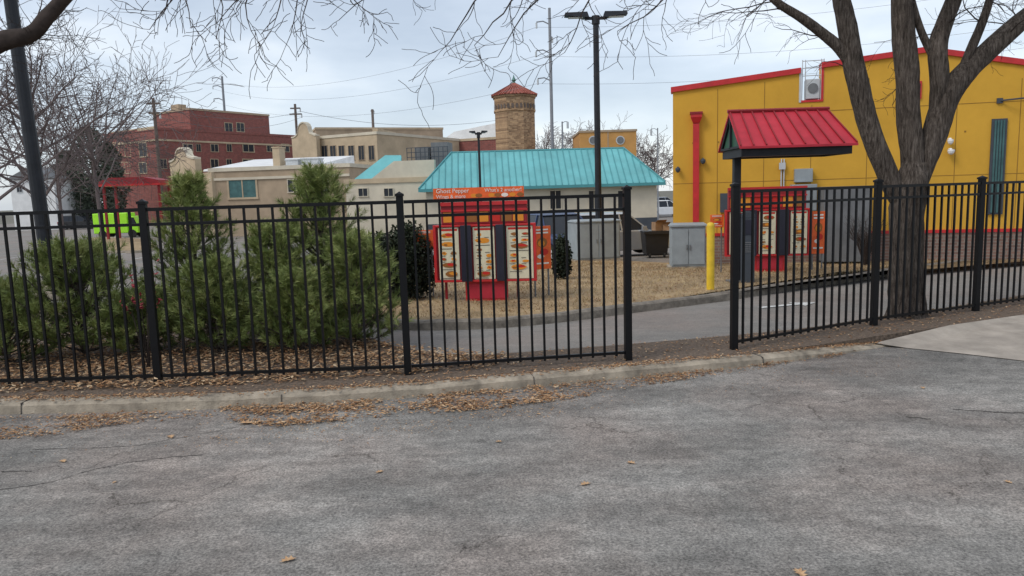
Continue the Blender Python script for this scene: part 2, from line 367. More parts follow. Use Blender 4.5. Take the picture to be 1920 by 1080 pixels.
def crack(pts, w):
    P0 = smoothline(gp(pts, -0.1), 10); mb = MB()
    for k in range(len(P0)-1):
        P0[k] = (P0[k][0]+U(-.012, .012), P0[k][1]+U(-.012, .012))
    for k in range(len(P0)-1):
        a, b = P0[k], P0[k+1]; w1, w2 = w*U(.4, 1.2), w*U(.4, 1.2)
        mb.face([(a[0], a[1]-w1, -.097), (b[0], b[1]-w2, -.097), (b[0], b[1]+w2, -.097), (a[0], a[1]+w1, -.097)])
    tag(mb.build('asphalt_crack', M['crack']), kind='structure')
crack([(0, 918), (90, 905), (180, 880), (280, 862), (380, 853)], .006)
crack([(60, 842), (220, 838), (300, 828), (450, 800)], .004)
crack([(1790, 768), (1850, 772), (1920, 775)], .012)
crack([(1700, 782), (1745, 786)], .016)
crack([(0, 885), (60, 884)], .006)
def leafquad(mb, x, y, z, s, a):
    th = U(0, 6.28); ti = U(-.7, .7); c, sn = math.cos(th), math.sin(th); l = s*U(.7, 1.3); w = l*U(.3, .55); cu = U(.0, .35)*l
    pa = (x-c*l/2, y-sn*l/2, z+U(0, .01)); pb = (x+c*l/2, y+sn*l/2, z+abs(ti)*l*.5)
    m1 = (x-sn*w/2, y+c*w/2, z+cu); m2 = (x+sn*w/2, y-c*w/2, z+cu*.6+.004)
    mb.face([pa, m1, pb], a); mb.face([pa, pb, m2], min(1, a+.08))
def ga(m, s=.25): return min(1, max(0, random.gauss(m, s)))
mb = MB()
for (x, y) in scatter(gp([(-300, 740), (0, 738), (420, 724), (760, 704), (900, 692), (960, 676), (940, 666), (820, 660), (700, 640), (300, 640), (-200, 660)]), 8500, .5): leafquad(mb, x, y, abs(random.gauss(0, .03)), .062, ga(.6))
for (x, y) in scatter(bedpoly, 9000): leafquad(mb, x, y, U(0, .015), .032, ga(.32, .25))
for (x, y) in scatter(bedpoly, 4200, .8): leafquad(mb, x, y, U(0, .02), .042, ga(.62))
tag(mb.build('leaf_litter', M['leaf']), 'brown fallen leaves and mulch bits covering the planting bed under the fence', 'leaf litter', kind='stuff')
mb = MB()
def gut(px, n, s, zo=-.1, zr=.04, m=.5, cl=.85):
    for (x, y) in scatter(gp(px, -0.1), n, cl, 1.5): leafquad(mb, x, y, zo+abs(random.gauss(0, zr*.4)), s*U(.4, 1.2), ga(m))
gut([(410, 766), (430, 790), (520, 802), (700, 785), (930, 768), (1080, 748), (1040, 724), (850, 739), (640, 757)], 3600, .044)
gut([(1040, 724), (1080, 748), (1250, 718), (1420, 695), (1600, 655), (1400, 684), (1200, 704)], 2200, .032, m=.4)
gut([(-200, 786), (0, 785), (420, 770), (430, 782), (200, 800), (110, 818), (-100, 832)], 2000, .04)
gut([(1400, 690), (1560, 672), (1680, 640), (1760, 622), (1700, 622), (1560, 654)], 900, .03, m=.35)
gut([(-200, 780), (500, 765), (1200, 708), (1700, 640), (1700, 700), (1200, 770), (600, 850), (0, 860)], 900, .016, zr=.01)
gut([(420, 780), (520, 800), (900, 770), (1150, 740), (1150, 765), (900, 805), (500, 840), (300, 815)], 600, .022, zr=.01, m=.6)
for k in range(4200):
    i = random.randrange(2, len(kfront)-2); p = kfront[i]; q = kfront[i+1]; t = R(); f = kfall(i/(len(kfront)-1)); x = p[0]+(q[0]-p[0])*t; y = p[1]+(q[1]-p[1])*t
    if R() > .12+max(0, .5+1.3*pnoise(Vector((x*.9, 2.2, 0)))): continue
    o = U(.07, .21) if R() < .75 else U(0, .2)
    leafquad(mb, x, y+o, .008-f+.003, .034*U(.5, 1.3), ga(.45))
tag(mb.build('gutter_leaves', M['leaf']), 'dry leaves and grit drifted along the gutter of the pale kerb', 'leaf litter', kind='stuff')
mb = MB()
near_isl = gp([(640, 585), (735, 600), (940, 597), (1180, 571), (1370, 547), (1640, 508), (1920, 472), (1920, 462), (1640, 490), (1330, 496), (1262, 497), (1075, 489), (760, 518), (640, 540)])
for (x, y) in scatter(near_isl, 6500, .9, .7): leafquad(mb, x, y, H(y)+.012+U(0, .02), .045, ga(.36, .2))
tag(mb.build('island_leaves', M['leaf']), 'brown leaves strewn in patches over the dry grass island', 'leaf litter', kind='stuff')
mb = MB()
for (x, y) in scatter(near_isl, 22000):
    h = U(.02, .07); th = U(0, 6.28); w = .007; z = H(y)+.01; dx, dy = U(-.05, .05), U(-.05, .05); tn = .5+.6*pnoise(Vector((x*.8, y*.8, 1)))
    mb.face([(x-w*math.cos(th), y-w*math.sin(th), z), (x+w*math.cos(th), y+w*math.sin(th), z), (x+dx, y+dy, z+h)], max(0, min(1, tn+U(-.25, .25))))
tag(mb.build('dry_grass', M['straw']), 'short straw coloured winter grass around the menu boards', 'grass', kind='stuff')
def oakleaf():
    pts = [(0, -.5), (.05, -.3), (.22, -.32), (.12, -.12), (.34, -.02), (.14, .1), (.26, .28), (.08, .3), (0, .5), (-.08, .3), (-.28, .24), (-.13, .08), (-.34, -.06), (-.12, -.14), (-.2, -.34), (-.05, -.3)]
    mb = MB(); s = .085
    for k in range(len(pts)):
        a, b = pts[k], pts[(k+1) % len(pts)]
        mb.face([(0, 0, .006), (a[0]*s, a[1]*s, .004+abs(a[0])*.03), (b[0]*s, b[1]*s, .004+abs(b[0])*.03)], .6+.2*(k % 2))
    return mb
lf = None
for (x, y, s) in ((540, 1052, 1.1), (1098, 909, 1.0), (1183, 869, .9), (118, 866, 1.0), (1500, 1077, 1.2), (462, 795, 1.7), (712, 886, .8), (935, 829, .7), (805, 770, .6), (320, 820, 1.2), (1890, 905, .7), (1730, 728, .9), (1010, 777, .6), (215, 905, .5), (640, 826, .5)):
    if lf is None: o = lf = tag(oakleaf().build('fallen_leaf', M['leaf']), 'single dry tan leaf lying on the worn grey asphalt', 'leaf', 'single fallen leaves on the asphalt')
    else: o = lf.copy(); col.objects.link(o)
    p = G(x, y, -.1); o.location = (p.x, p.y, -.098); o.rotation_euler = (0, 0, U(0, 6)); o.scale = (s, s, s)

# ------------------------------------------------------------------ fence
def fence(name, label, posts):
    base = posts[0]; root = thing(name, label, 'fence', (base[0], base[1], 0))
    Ht = 1.83
    for (x, y) in posts:
        f = Fr((x, y), (x+1, y+.15)); mb = MB(); f.box(mb, -.036, .036, -.036, .036, -.12, Ht-.03)
        po = mb.build('post', M['black'], root, bev=.004)
        mb = MB(); f.box(mb, -.044, .044, -.044, .044, Ht-.03, Ht-.005); q = [f.P(-.038, .038, Ht-.005), f.P(.038, .038, Ht-.005), f.P(.038, -.038, Ht-.005), f.P(-.038, -.038, Ht-.005)]
        ap = f.P(0, 0, Ht+.02)
        for k in range(4): mb.face([q[k], q[(k+1) % 4], ap])
        mb.build('post_cap', M['black'], po)
    for k in range(len(posts)-1):
        f = Fr(posts[k], posts[k+1]); L = f.L; w = .017
        for (z, h) in ((1.745, .034), (1.60, .03), (.085, .03)):
            mb = MB(); f.box(mb, .038, L-.038, -w, w, z-h/2, z+h/2); mb.build('rail', M['black'], root)
        nn = 18 if L > 2.2 else 15
        for i in range(1, nn):
            u = L*i/nn; mb = MB()
            f.box(mb, u-.011, u+.011, -.011, .011, .05, 1.73); mb.build('picket', M['black'], root)
    return root
fpost = [tuple(G(x, y))[:2] for x, y in ((298, 720), (765, 702), (1178, 675))]
left0 = (fpost[0][0]-2.44, fpost[0][1]-.02)
fence('metal_fence', 'black metal picket fence to the left of the gap, in front of the pines', [left0]+fpost)
rpost = [tuple(G(x, y))[:2] for x, y in ((1376, 655), (1638, 610), (1829, 583))]
dr = (Vector(rpost[2])-Vector(rpost[1])).normalized()*2.44
fence('metal_fence', 'black metal picket fence to the right of the gap, in front of the big tree', rpost+[(rpost[2][0]+dr.x, rpost[2][1]+dr.y)])

# ------------------------------------------------------------------ pines
def needles(mb, p, d, nn, l, w, a):
    o = d.orthogonal().normalized(); b = d.cross(o)
    for k in range(nn):
        th = U(0, 6.283); sp = U(.35, 1.0); t = R()
        q = p + d*(t*l*1.4); nd = (d*U(.5, 1.0)+(o*math.cos(th)+b*math.sin(th))*sp).normalized()
        sd = nd.orthogonal().normalized()*w; ll = l*U(.7, 1.15)
        mb.face([q-sd, q+sd, q+nd*ll], min(1, max(0, a+U(-.12, .12))))
def pine(px, topy, Y, rad, label, shoots=420, nl=.09, w=.0042, lean=0, nn=36, pw=.75):
    t = P(px, topy, Y); h = t.z; root = thing('pine_tree', label, 'pine tree', (t.x, Y, 0))
    tk = MB(); tk.tube([(t.x, Y, -.05), (t.x+lean*.4, Y, h*.5), (t.x+lean, Y, h*.96)], [.04, .025, .008], 7)
    br = MB(); nb = MB(); nbr = int(shoots/7)
    for i in range(nbr):
        g = ((i+R())/nbr)**1.15; f = (int(g*11)+U(0, .5))/11.3; z0 = h*(.015+.92*f)
        L = rad*max(.02, 1-f)**pw*U(.6, 1.2)+.07; th = i*2.4+U(-.5, .5)
        d = Vector((math.cos(th), math.sin(th), .02+.8*f+U(-.05, .25))).normalized(); p0 = Vector((t.x+lean*f, Y, z0)); pts = [p0]
        for k in range(1, 6):
            d = (d+Vector((U(-.08, .08), U(-.08, .08), .10))).normalized(); pts.append(pts[-1]+d*L/5)
        br.tube(pts, [.011, .009, .007, .006, .005, .003], 4)
        tone = U(-.12, .12)
        for s in range(7):
            k = U(1.3, 4.99); i0 = int(k); q = pts[i0].lerp(pts[i0+1], k-i0)
            sd = Vector((U(-1, 1), U(-1, 1), U(-.1, 1.0))).normalized(); dd = (pts[5]-pts[3]).normalized()*.6+sd*.8; dd.normalize()
            if s == 0: q = pts[5]; dd = (pts[5]-pts[4]).normalized()
            sl = U(.04, .12); e = q+dd*sl; br.tube([q, e], .003, 3, cap=False)
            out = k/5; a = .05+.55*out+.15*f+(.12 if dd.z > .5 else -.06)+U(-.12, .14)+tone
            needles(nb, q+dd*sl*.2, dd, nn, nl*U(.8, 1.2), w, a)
    needles(nb, Vector((t.x+lean, Y, h*.93)), Vector((0, 0, 1)), 60, nl, w, .5)
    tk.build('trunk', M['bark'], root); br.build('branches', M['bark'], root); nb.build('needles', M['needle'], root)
    return root
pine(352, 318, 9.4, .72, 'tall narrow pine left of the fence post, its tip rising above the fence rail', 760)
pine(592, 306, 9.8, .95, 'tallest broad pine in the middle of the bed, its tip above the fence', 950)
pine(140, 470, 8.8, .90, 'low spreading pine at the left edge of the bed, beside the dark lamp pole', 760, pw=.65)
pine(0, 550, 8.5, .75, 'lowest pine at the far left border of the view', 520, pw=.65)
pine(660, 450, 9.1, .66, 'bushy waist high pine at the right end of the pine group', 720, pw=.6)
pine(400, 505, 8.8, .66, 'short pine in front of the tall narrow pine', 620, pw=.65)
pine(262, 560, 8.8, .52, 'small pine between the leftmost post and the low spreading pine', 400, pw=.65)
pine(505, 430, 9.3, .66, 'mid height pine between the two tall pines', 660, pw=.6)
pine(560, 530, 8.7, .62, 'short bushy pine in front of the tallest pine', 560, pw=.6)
def shrub(px, py0, py1, Y, rx, label, n=2600, leaf=.03, m='yew', name='evergreen_shrub'):
    t = P(px, py0, Y); z0 = H(Y); h = t.z-z0; root = thing(name, label, 'shrub', (t.x, Y, z0))
    st = MB(); lv = MB()
    for k in range(9):
        th = U(0, 6.28); e = Vector((t.x+math.cos(th)*rx*.7, Y+math.sin(th)*rx*.7, z0+h*U(.5, .9))); st.tube([(t.x, Y, z0-.02), (t.x+math.cos(th)*rx*.3, Y+math.sin(th)*rx*.3, z0+h*.35), e], [.012, .008, .004], 4)
    for k in range(n):
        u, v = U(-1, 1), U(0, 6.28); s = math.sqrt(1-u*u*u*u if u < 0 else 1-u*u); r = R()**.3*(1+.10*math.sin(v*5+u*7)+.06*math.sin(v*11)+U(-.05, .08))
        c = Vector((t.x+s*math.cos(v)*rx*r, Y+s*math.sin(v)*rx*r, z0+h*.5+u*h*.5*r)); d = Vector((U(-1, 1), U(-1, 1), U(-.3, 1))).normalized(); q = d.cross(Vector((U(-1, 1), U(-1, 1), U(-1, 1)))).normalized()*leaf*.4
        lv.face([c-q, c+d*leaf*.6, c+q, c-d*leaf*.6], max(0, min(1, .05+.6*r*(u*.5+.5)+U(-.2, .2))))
    st.build('stems', M['twig'], root); lv.build('foliage', M[m], root); return root
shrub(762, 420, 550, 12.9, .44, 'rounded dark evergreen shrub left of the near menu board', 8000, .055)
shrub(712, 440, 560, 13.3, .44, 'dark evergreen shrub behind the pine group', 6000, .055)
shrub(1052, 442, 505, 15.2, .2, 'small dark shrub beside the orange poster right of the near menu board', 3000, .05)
def twigshrub(px, topy, Y, r, label, n=60, redleaves=0):
    t = P(px, topy, Y); z0 = H(Y); h = t.z-z0; root = thing('twiggy_shrub', label, 'shrub', (t.x, Y, z0)); st = MB(); lv = MB()
    for k in range(n):
        th = U(0, 6.28); rr = r*math.sqrt(R()); e = Vector((t.x+math.cos(th)*rr, Y+math.sin(th)*rr, z0+h*U(.55, 1.0))); m = Vector((t.x+math.cos(th)*rr*.45, Y+math.sin(th)*rr*.45, z0+h*.45))
        st.tube([(t.x+U(-.03, .03), Y, z0), m, e], [.006, .004, .002], 3, cap=False)
        for j in range(3):
            q = m.lerp(e, R()); st.tube([q, q+Vector((U(-.12, .12), U(-.12, .12), U(.05, .18)))], [.003, .0015], 3, cap=False)
        for j in range(redleaves):
            q = m.lerp(e, U(.3, 1.05)); d = Vector((U(-1, 1), U(-1, 1), U(-.6, .6))).normalized()*.03; s = d.orthogonal().normalized()*.014; lv.face([q-s, q+d, q+s, q-d])
    st.build('stems', M['twig'], root)
    if redleaves: lv.build('foliage', M['redleaf'], root)
twigshrub(255, 470, 8.0, .3, 'thin stemmed shrub with a few dark red leaves near the leftmost post', 12, 6)
twigshrub(1625, 405, 16.6, .45, 'bare brown twiggy shrub against the ochre wall behind the tree', 130)

# ------------------------------------------------------------------ big tree and overhanging branches
def pl(pts, Y):
    return [P(p[0], p[1], p[3] if len(p) > 3 else Y) for p in pts], [p[2]/FPX*(p[3] if len(p) > 3 else Y)/2 for p in pts]
def twig(mb, p, d, L, r, lev, grav=0.0, wig=.28, n=4, stop=0.0022, pb=.6):
    pts = [p]; rads = [r]; seg = 6; q = p.copy(); dd = d.copy()
    for k in range(seg):
        dd = (dd+Vector((U(-wig, wig), U(-wig, wig), U(-wig, wig)-grav))).normalized(); q = q+dd*L/seg; pts.append(q); rr = r*(1-.7*(k+1)/seg); rads.append(max(rr, stop))
        if lev > 0 and R() < pb:
            o = dd.orthogonal().normalized(); o.rotate(Matrix.Rotation(U(0, 6.28), 3, dd)); nd = (dd*.75+o*U(.5, .9)).normalized()
            twig(mb, q, nd, L*U(.4, .65), max(rr*.65, stop), lev-1, grav, wig, max(3, n-1), stop, pb)
    mb.tube(pts, rads, n, cap=False)
tb = G(1699, 592); TY = tb.y
tree = thing('bare_tree', 'large bare tree with grey forked trunks behind the right fence', 'tree', (tb.x, TY, 0))
WS = .80
def limb(pts, name, n=14, Y=None, par=tree, k=5, m='bark', wob=.045, ws=WS):
    sp = smoothline([(p[0], p[1], p[2]*ws, p[3] if len(p) > 3 else (Y or TY)) for p in pts], k)
    a, r = pl(sp, TY); mb = MB(); mb.tube(a, r, n, wob=wob); mb.build(name, M[m], par, smooth=True); return a, r
limb([(1699, 606, 112), (1699, 592, 92), (1700, 560, 80), (1699, 480, 74), (1700, 410, 74), (1704, 370, 78), (1710, 340, 70), (1714, 305, 54)], 'trunk', 20)
L1 = limb([(1696, 395, 34), (1672, 345, 46), (1641, 270, 46), (1615, 185, 46), (1600, 115, 46), (1588, 50, 42), (1574, -20, 36), (1562, -90, 30)], 'limb')
L2 = limb([(1604, 130, 30), (1575, 92, 27), (1542, 62, 24), (1500, 32, 21), (1455, 2, 18), (1400, -50, 15), (1300, -90, 12, TY-1)], 'limb', 8)
L3 = limb([(1712, 345, 50), (1712, 300, 52), (1705, 240, 52), (1702, 170, 50), (1697, 90, 50), (1690, 0, 44), (1684, -90, 36)], 'limb')
L4 = limb([(1722, 345, 40), (1740, 290, 50), (1760, 225, 56), (1784, 168, 54), (1815, 132, 48), (1862, 86, 45), (1925, 32, 40), (2000, -30, 32)], 'limb')
L5 = limb([(1756, 240, 36), (1762, 165, 40), (1758, 95, 40), (1772, 40, 36), (1795, -20, 32), (1812, -90, 28)], 'limb')
L6 = limb([(1795, 155, 22), (1822, 90, 22), (1846, 30, 19), (1868, -40, 16)], 'limb', 8)
L7 = limb([(1752, 110, 20), (1728, 60, 17), (1712, 10, 15), (1700, -50, 12)], 'limb', 8)
mb = MB()
for (a, r), cnt in ((L1, 4), (L2, 7), (L3, 2), (L4, 5), (L5, 2), (L6, 2), (L7, 2)):
    for k in range(cnt):
        i = random.randrange(len(a)//2, len(a)); d = Vector((U(-1, 1), U(-1, .6), U(-.25, .9))).normalized()
        twig(mb, a[i], d, U(.5, 1.0), .010, 2, 0.02)
for k in range(5):
    i = random.randrange(6, len(L2[0])); twig(mb, L2[0][i], Vector((-1, U(-.5, .2), U(-.3, .2))).normalized(), U(.7, 1.1), .011, 2, 0.03, pb=.75)
for (a, r) in (L1, L3, L4, L5, L6, L7):
    for k in range(4):
        twig(mb, a[-1], Vector((U(-1, 1), U(-1, 1), U(.6, 1.3))).normalized(), U(1.5, 2.4), r[-1]*.6, 3, 0, .2, 6)
O1 = limb([(1575, -30, 26), (1480, -120, 22, TY-.6), (1300, -140, 19, 8.6), (1140, -100, 15, 7.8), (980, -80, 11, 7.4), (860, -80, 7, 7.2)], 'limb', 8)
for k in range(3):
    i = random.randrange(8, len(O1[0])); twig(mb, O1[0][i], Vector((-.8, U(-.4, .4), U(-.9, -.3))).normalized(), U(.45, .7), .008, 2, 0.0)
for (px, py, tx, ty) in ((1130, -40, 1050, 50), (1000, -40, 905, 60), (930, -30, 840, 90), (1060, -30, 940, 60), (1280, -60, 1190, 45), (1340, -70, 1230, 40), (1500, -40, 1420, 60)):
    a = P(px, py, 7.6); b = P(tx, ty, 7.4); twig(mb, a, (b-a).normalized(), (b-a).length*1.2, .012, 2, 0.0, .3, stop=.003, pb=.75)
mb.build('twigs', M['twig'], tree)
lt = P(-330, 500, 7.6); lroot = thing('bare_tree', 'dark thick tree branch reaching in at the upper left corner with drooping twigs', 'tree', (lt.x, 7.6, -.1))
limb([(-330, 760, 150, 7.6), (-325, 650, 90, 7.6), (-320, 400, 84, 7.6), (-310, 230, 76, 7.6), (-330, 50, 60, 7.6), (-350, -150, 45, 7.6), (-330, -350, 25, 7.6)], 'trunk', 12, par=lroot, ws=1)
B1 = limb([(-312, 250, 50, 7.6), (-200, 170, 44, 7.4), (-60, 105, 38, 7.1), (10, 76, 34, 7.0), (60, 62, 27, 7.0), (95, 25, 25, 7.0), (150, -30, 21, 7.0), (260, -85, 16, 7.0), (420, -90, 12, 6.9), (600, -80, 8, 6.8), (740, -80, 6, 6.8)], 'limb', 10, par=lroot, m='twig', ws=1)
mb = MB()
for (px, py, tx, ty) in ((330, -50, 370, 60), (400, -50, 440, 70), (470, -40, 490, 85), (590, -40, 585, 50), (360, -50, 300, 60), (640, -40, 700, 30), (720, -50, 680, 60), (480, -40, 430, 40), (560, -50, 520, 70), (530, -50, 480, 90), (300, -50, 330, 40)):
    a = P(px, py, 6.9); b = P(tx, ty, 6.7+U(-.3, .3)); twig(mb, a, (b-a).normalized(), (b-a).length*1.1, .008, 2, 0.01, .3, stop=.0028, pb=.65)
for k in range(5):
    a = B1[0][random.randrange(10, 22)]; twig(mb, a, Vector((U(0, 1), U(-.5, .5), U(-.2, .9))).normalized(), U(.4, .9), .007, 2)
twig(mb, P(62, 70, 7), Vector((.9, 0, -.35)), .25, .009, 1)
for k in range(6): twig(mb, Vector((lt.x, 7.6, 4.5)), Vector((U(-1, .2), U(-1, 1), U(.2, 1))).normalized(), 2.2, .04, 3, 0, .2, 6)
mb.build('twigs', M['twig'], lroot)

# ------------------------------------------------------------------ background bare trees and conifers
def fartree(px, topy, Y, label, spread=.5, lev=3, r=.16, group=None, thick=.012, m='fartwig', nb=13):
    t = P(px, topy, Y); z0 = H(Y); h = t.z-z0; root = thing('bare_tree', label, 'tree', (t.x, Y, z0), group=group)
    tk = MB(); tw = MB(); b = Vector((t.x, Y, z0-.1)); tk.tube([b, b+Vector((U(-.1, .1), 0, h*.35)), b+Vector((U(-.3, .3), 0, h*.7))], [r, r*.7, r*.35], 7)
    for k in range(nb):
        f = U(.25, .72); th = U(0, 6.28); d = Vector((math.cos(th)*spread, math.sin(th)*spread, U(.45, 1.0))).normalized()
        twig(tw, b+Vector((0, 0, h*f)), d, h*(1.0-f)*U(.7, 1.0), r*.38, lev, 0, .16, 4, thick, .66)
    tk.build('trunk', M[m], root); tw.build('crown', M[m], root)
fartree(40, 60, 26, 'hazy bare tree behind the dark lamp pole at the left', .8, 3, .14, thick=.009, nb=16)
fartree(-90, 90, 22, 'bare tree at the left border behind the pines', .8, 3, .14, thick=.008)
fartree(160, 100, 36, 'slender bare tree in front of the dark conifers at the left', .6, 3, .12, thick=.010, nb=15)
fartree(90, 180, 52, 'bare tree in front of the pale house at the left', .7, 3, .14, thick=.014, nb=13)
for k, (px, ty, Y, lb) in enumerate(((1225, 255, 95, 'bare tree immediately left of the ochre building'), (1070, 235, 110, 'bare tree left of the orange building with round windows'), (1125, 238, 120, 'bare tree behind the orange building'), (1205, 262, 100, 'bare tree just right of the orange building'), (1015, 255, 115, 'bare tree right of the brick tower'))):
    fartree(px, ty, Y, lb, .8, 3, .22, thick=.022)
def conifer(px, topy, Y, rad, label):
    t = P(px, topy, Y); z0 = H(Y); h = t.z-z0; root = thing('conifer_tree', label, 'tree', (t.x, Y, z0)); tk = MB(); tk.tube([(t.x, Y, z0), (t.x, Y, z0+h*.9)], [.25, .05], 6)
    lv = MB()
    for k in range(4600):
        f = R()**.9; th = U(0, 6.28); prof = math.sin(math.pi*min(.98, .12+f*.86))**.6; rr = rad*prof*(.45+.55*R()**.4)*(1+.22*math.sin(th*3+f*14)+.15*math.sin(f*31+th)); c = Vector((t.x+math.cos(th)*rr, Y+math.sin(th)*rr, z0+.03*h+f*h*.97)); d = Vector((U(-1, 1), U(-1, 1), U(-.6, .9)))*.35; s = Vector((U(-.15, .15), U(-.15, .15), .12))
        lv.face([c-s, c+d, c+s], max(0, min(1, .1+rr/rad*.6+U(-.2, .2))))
    tk.build('trunk', M['bark'], root); lv.build('crown', M['farpine'], root)
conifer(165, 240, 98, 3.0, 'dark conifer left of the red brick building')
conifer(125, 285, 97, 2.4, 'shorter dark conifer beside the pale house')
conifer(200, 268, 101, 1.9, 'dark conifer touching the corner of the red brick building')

# ------------------------------------------------------------------ buildings
def win(fr, root, x0, y0, x1, y1, fm='white', pm='glass', name='window', w=0.0):
    u0, za = fr.px(x0, y1); u1, zb = fr.px(x1, y0); t = max(.04, (u1-u0)*.06); mb = MB()
    fr.box(mb, u0, u0+t, w+.002, w+.06, za, zb); fr.box(mb, u1-t, u1, w+.002, w+.06, za, zb); fr.box(mb, u0+t, u1-t, w+.002, w+.06, zb-t, zb); fr.box(mb, u0-.03, u1+.03, w+.002, w+.1, za-t, za)
    fr.box(mb, (u0+u1)/2-t*.3, (u0+u1)/2+t*.3, w+.03, w+.055, za, zb-t)
    f = mb.build(name, M[fm], root); mb = MB(); fr.box(mb, u0+t, u1-t, w+.002, w+.028, za, zb-t); mb.build('pane', M[pm], f); return f
def block(name, label, A, B, depth, wm, cop=None, rm='lightgrey', z0=-1.2, copw=.3):
    (ax, ay, aY), (bx, by, bY) = A, B; a = P(ax, ay, aY); b = P(bx, by, bY); fr = Fr(a, b); zt = (a.z+b.z)/2
    c = fr.P(fr.L/2, 0, 0); root = thing(name, label, 'building', (c.x, c.y, H(c.y))); mb = MB(); fr.box(mb, 0, fr.L, -depth, 0, z0, zt); mb.build('wall', M[wm], root)
    mb = MB(); fr.box(mb, .3, fr.L-.3, -depth+.3, -.3, zt+.002, zt+.06); mb.build('roof', M[rm], root)
    if cop:
        mb = MB(); fr.box(mb, -.08, fr.L+.08, -.28, .08, zt+.002, zt+copw); fr.box(mb, -.08, .28, -depth, -.28, zt+.002, zt+copw); fr.box(mb, fr.L-.28, fr.L+.08, -depth, -.28, zt+.002, zt+copw); mb.build('coping', M[cop], root)
    return root, fr, zt
rt_, fr, zt = block('brick_building', 'large red brick building with a raised centre block at the left', (292, 243, 105), (556, 258, 125), 14, 'brickred', 'brickred', copw=.35)
mb = MB(); fr.box(mb, .0, fr.L, .002, .12, zt-1.5, zt-1.25); mb.build('string_course', M['tan'], rt_)
for (x0, x1) in ((343, 361), (368, 376), (395, 409), (425, 434), (455, 476), (500, 512), (528, 542)): win(fr, rt_, x0, 270, x1, 284, 'tan')
for (x0, x1) in ((300, 312), (318, 330), (343, 361), (368, 376), (395, 409), (425, 434), (455, 476)): win(fr, rt_, x0, 298, x1, 316, 'tan')
fs = Fr(P(207, 247, 112), P(292, 243, 105)); mb = MB(); fs.box(mb, 0, fs.L-.02, -10, -.02, -1.2, zt+.1); mb.build('wall', M['brickred'], rt_)
mb = MB(); fs.box(mb, -.1, fs.L, -.3, .1, zt-1.5, zt-1.25); fs.box(mb, -.1, fs.L, -.3, .1, zt+.102, zt+.5); mb.build('coping', M['tan'], rt_)
for (x0, x1) in ((213, 222), (225, 233), (236, 244), (262, 275)):
    win(fs, rt_, x0, 266, x1, 294, 'tan'); win(fs, rt_, x0, 303, x1, 325, 'tan')
mb = MB(); u0, _ = fr.px(376, 240); u1, _ = fr.px(524, 240); z1 = P(450, 212, 118).z; fr.box(mb, u0, u1, -12, -2.5, zt, z1); f2 = mb.build('upper_block', M['brickred'], rt_)
mb = MB(); fr.box(mb, u0-.1, u1+.1, -12.1, -2.4, z1+.002, z1+.3); mb.build('coping', M['tan2'], f2)
mb = MB(); fr.box(mb, u0+.5, u0+1.8, -8, -6, z1+.302, z1+1.2); mb.build('chimney', M['tan2'], f2)
for x in (440, 462): win(fr, rt_, x, 228, x+14, 244, 'tan', w=-2.5)
def scallop(fr, root, x0, x1, ytop, ybase, m, th=.5):
    u0, _ = fr.px(x0, ybase); u1, _ = fr.px(x1, ybase); zb = fr.px(x0, ybase)[1]; zt2 = fr.px((x0+x1)/2, ytop)[1]; h = zt2-zb; L = u1-u0
    pts = [(u0, -1.15), (u0, zb), (u0, zb+h*.25)]
    for k in range(4): pts.append((u0+L*(.05+.2*k/3), zb+h*(.25+.15*(k/3)**2)))
    for k in range(9): an = math.pi*(1-k/8); pts.append((u0+L*.5+L*.22*math.cos(an), zb+h*(.55+.45*math.sin(an))))
    for k in range(4): pts.append((u0+L*(.75+.2*k/3), zb+h*(.40-.15*(k/3))))
    pts += [(u1, zb+h*.25), (u1, -1.15)]
    mb = MB(); fr.poly(mb, pts, .01, th); g = mb.build('gable_parapet', M[m], root)
    mb = MB()
    top = pts[2:-1]
    for a, b in zip(top[:-1], top[1:]):
        if abs(b[0]-a[0]) < 1e-4: continue
        mb.hexa([fr.P(a[0], th+.08, a[1]), fr.P(b[0], th+.08, b[1]), fr.P(b[0], 0, b[1]), fr.P(a[0], 0, a[1]), fr.P(a[0], th+.08, a[1]+.15), fr.P(b[0], th+.08, b[1]+.15), fr.P(b[0], 0, b[1]+.15), fr.P(a[0], 0, a[1]+.15)])
    mb.build('coping', M['cream'], g); return g
rt_, fr, zt = block('tan_building', 'two storey tan building with a scalloped gable and a row of tall windows', (598, 262, 84), (706, 250, 80), 16, 'tan', 'cream')
for x in (604, 620, 636, 654, 673, 692): win(fr, rt_, x, 272, x+10, 300, 'tan2')
for x in (604, 628, 654, 680): win(fr, rt_, x, 308, x+9, 324, 'tan2')
f3 = Fr(P(552, 300, 86), P(600, 300, 83.5)); scallop(f3, rt_, 554, 600, 231, 268, 'tan')
f4 = Fr(P(708, 240, 80.2), P(742, 240, 86)); mb = MB(); u1 = f4.L; f4.box(mb, 0, u1, -.6, 0, -1.2, P(720, 240, 80).z); mb.build('wing', M['tan'], rt_); win(f4, rt_, 714, 262, 722, 285, 'tan2'); win(f4, rt_, 727, 262, 733, 285, 'tan2')
rt_, fr, zt = block('white_roofed_building', 'long tan building with a pale roof behind the tan two storey building', (592, 246, 104), (830, 240, 110), 14, 'tan2', 'tan', 'white')
for x in (742, 756, 770, 788, 804, 818): win(fr, rt_, x, 258, x+9, 274, 'tan')
mb = MB(); a_ = fr.px(750, 300)[0]; b_ = fr.px(830, 300)[0]; fr.box(mb, a_, b_, .3, 4, -1, fr.px(790, 286)[1]); mb.build('lower_wing', M['brickred'], rt_)
rt_, fr, zt = block('brick_shed', 'low brick building with sloping pale roof left of the brick tower', (800, 268, 96), (934, 262, 92), 12, 'brickred', 'tan')
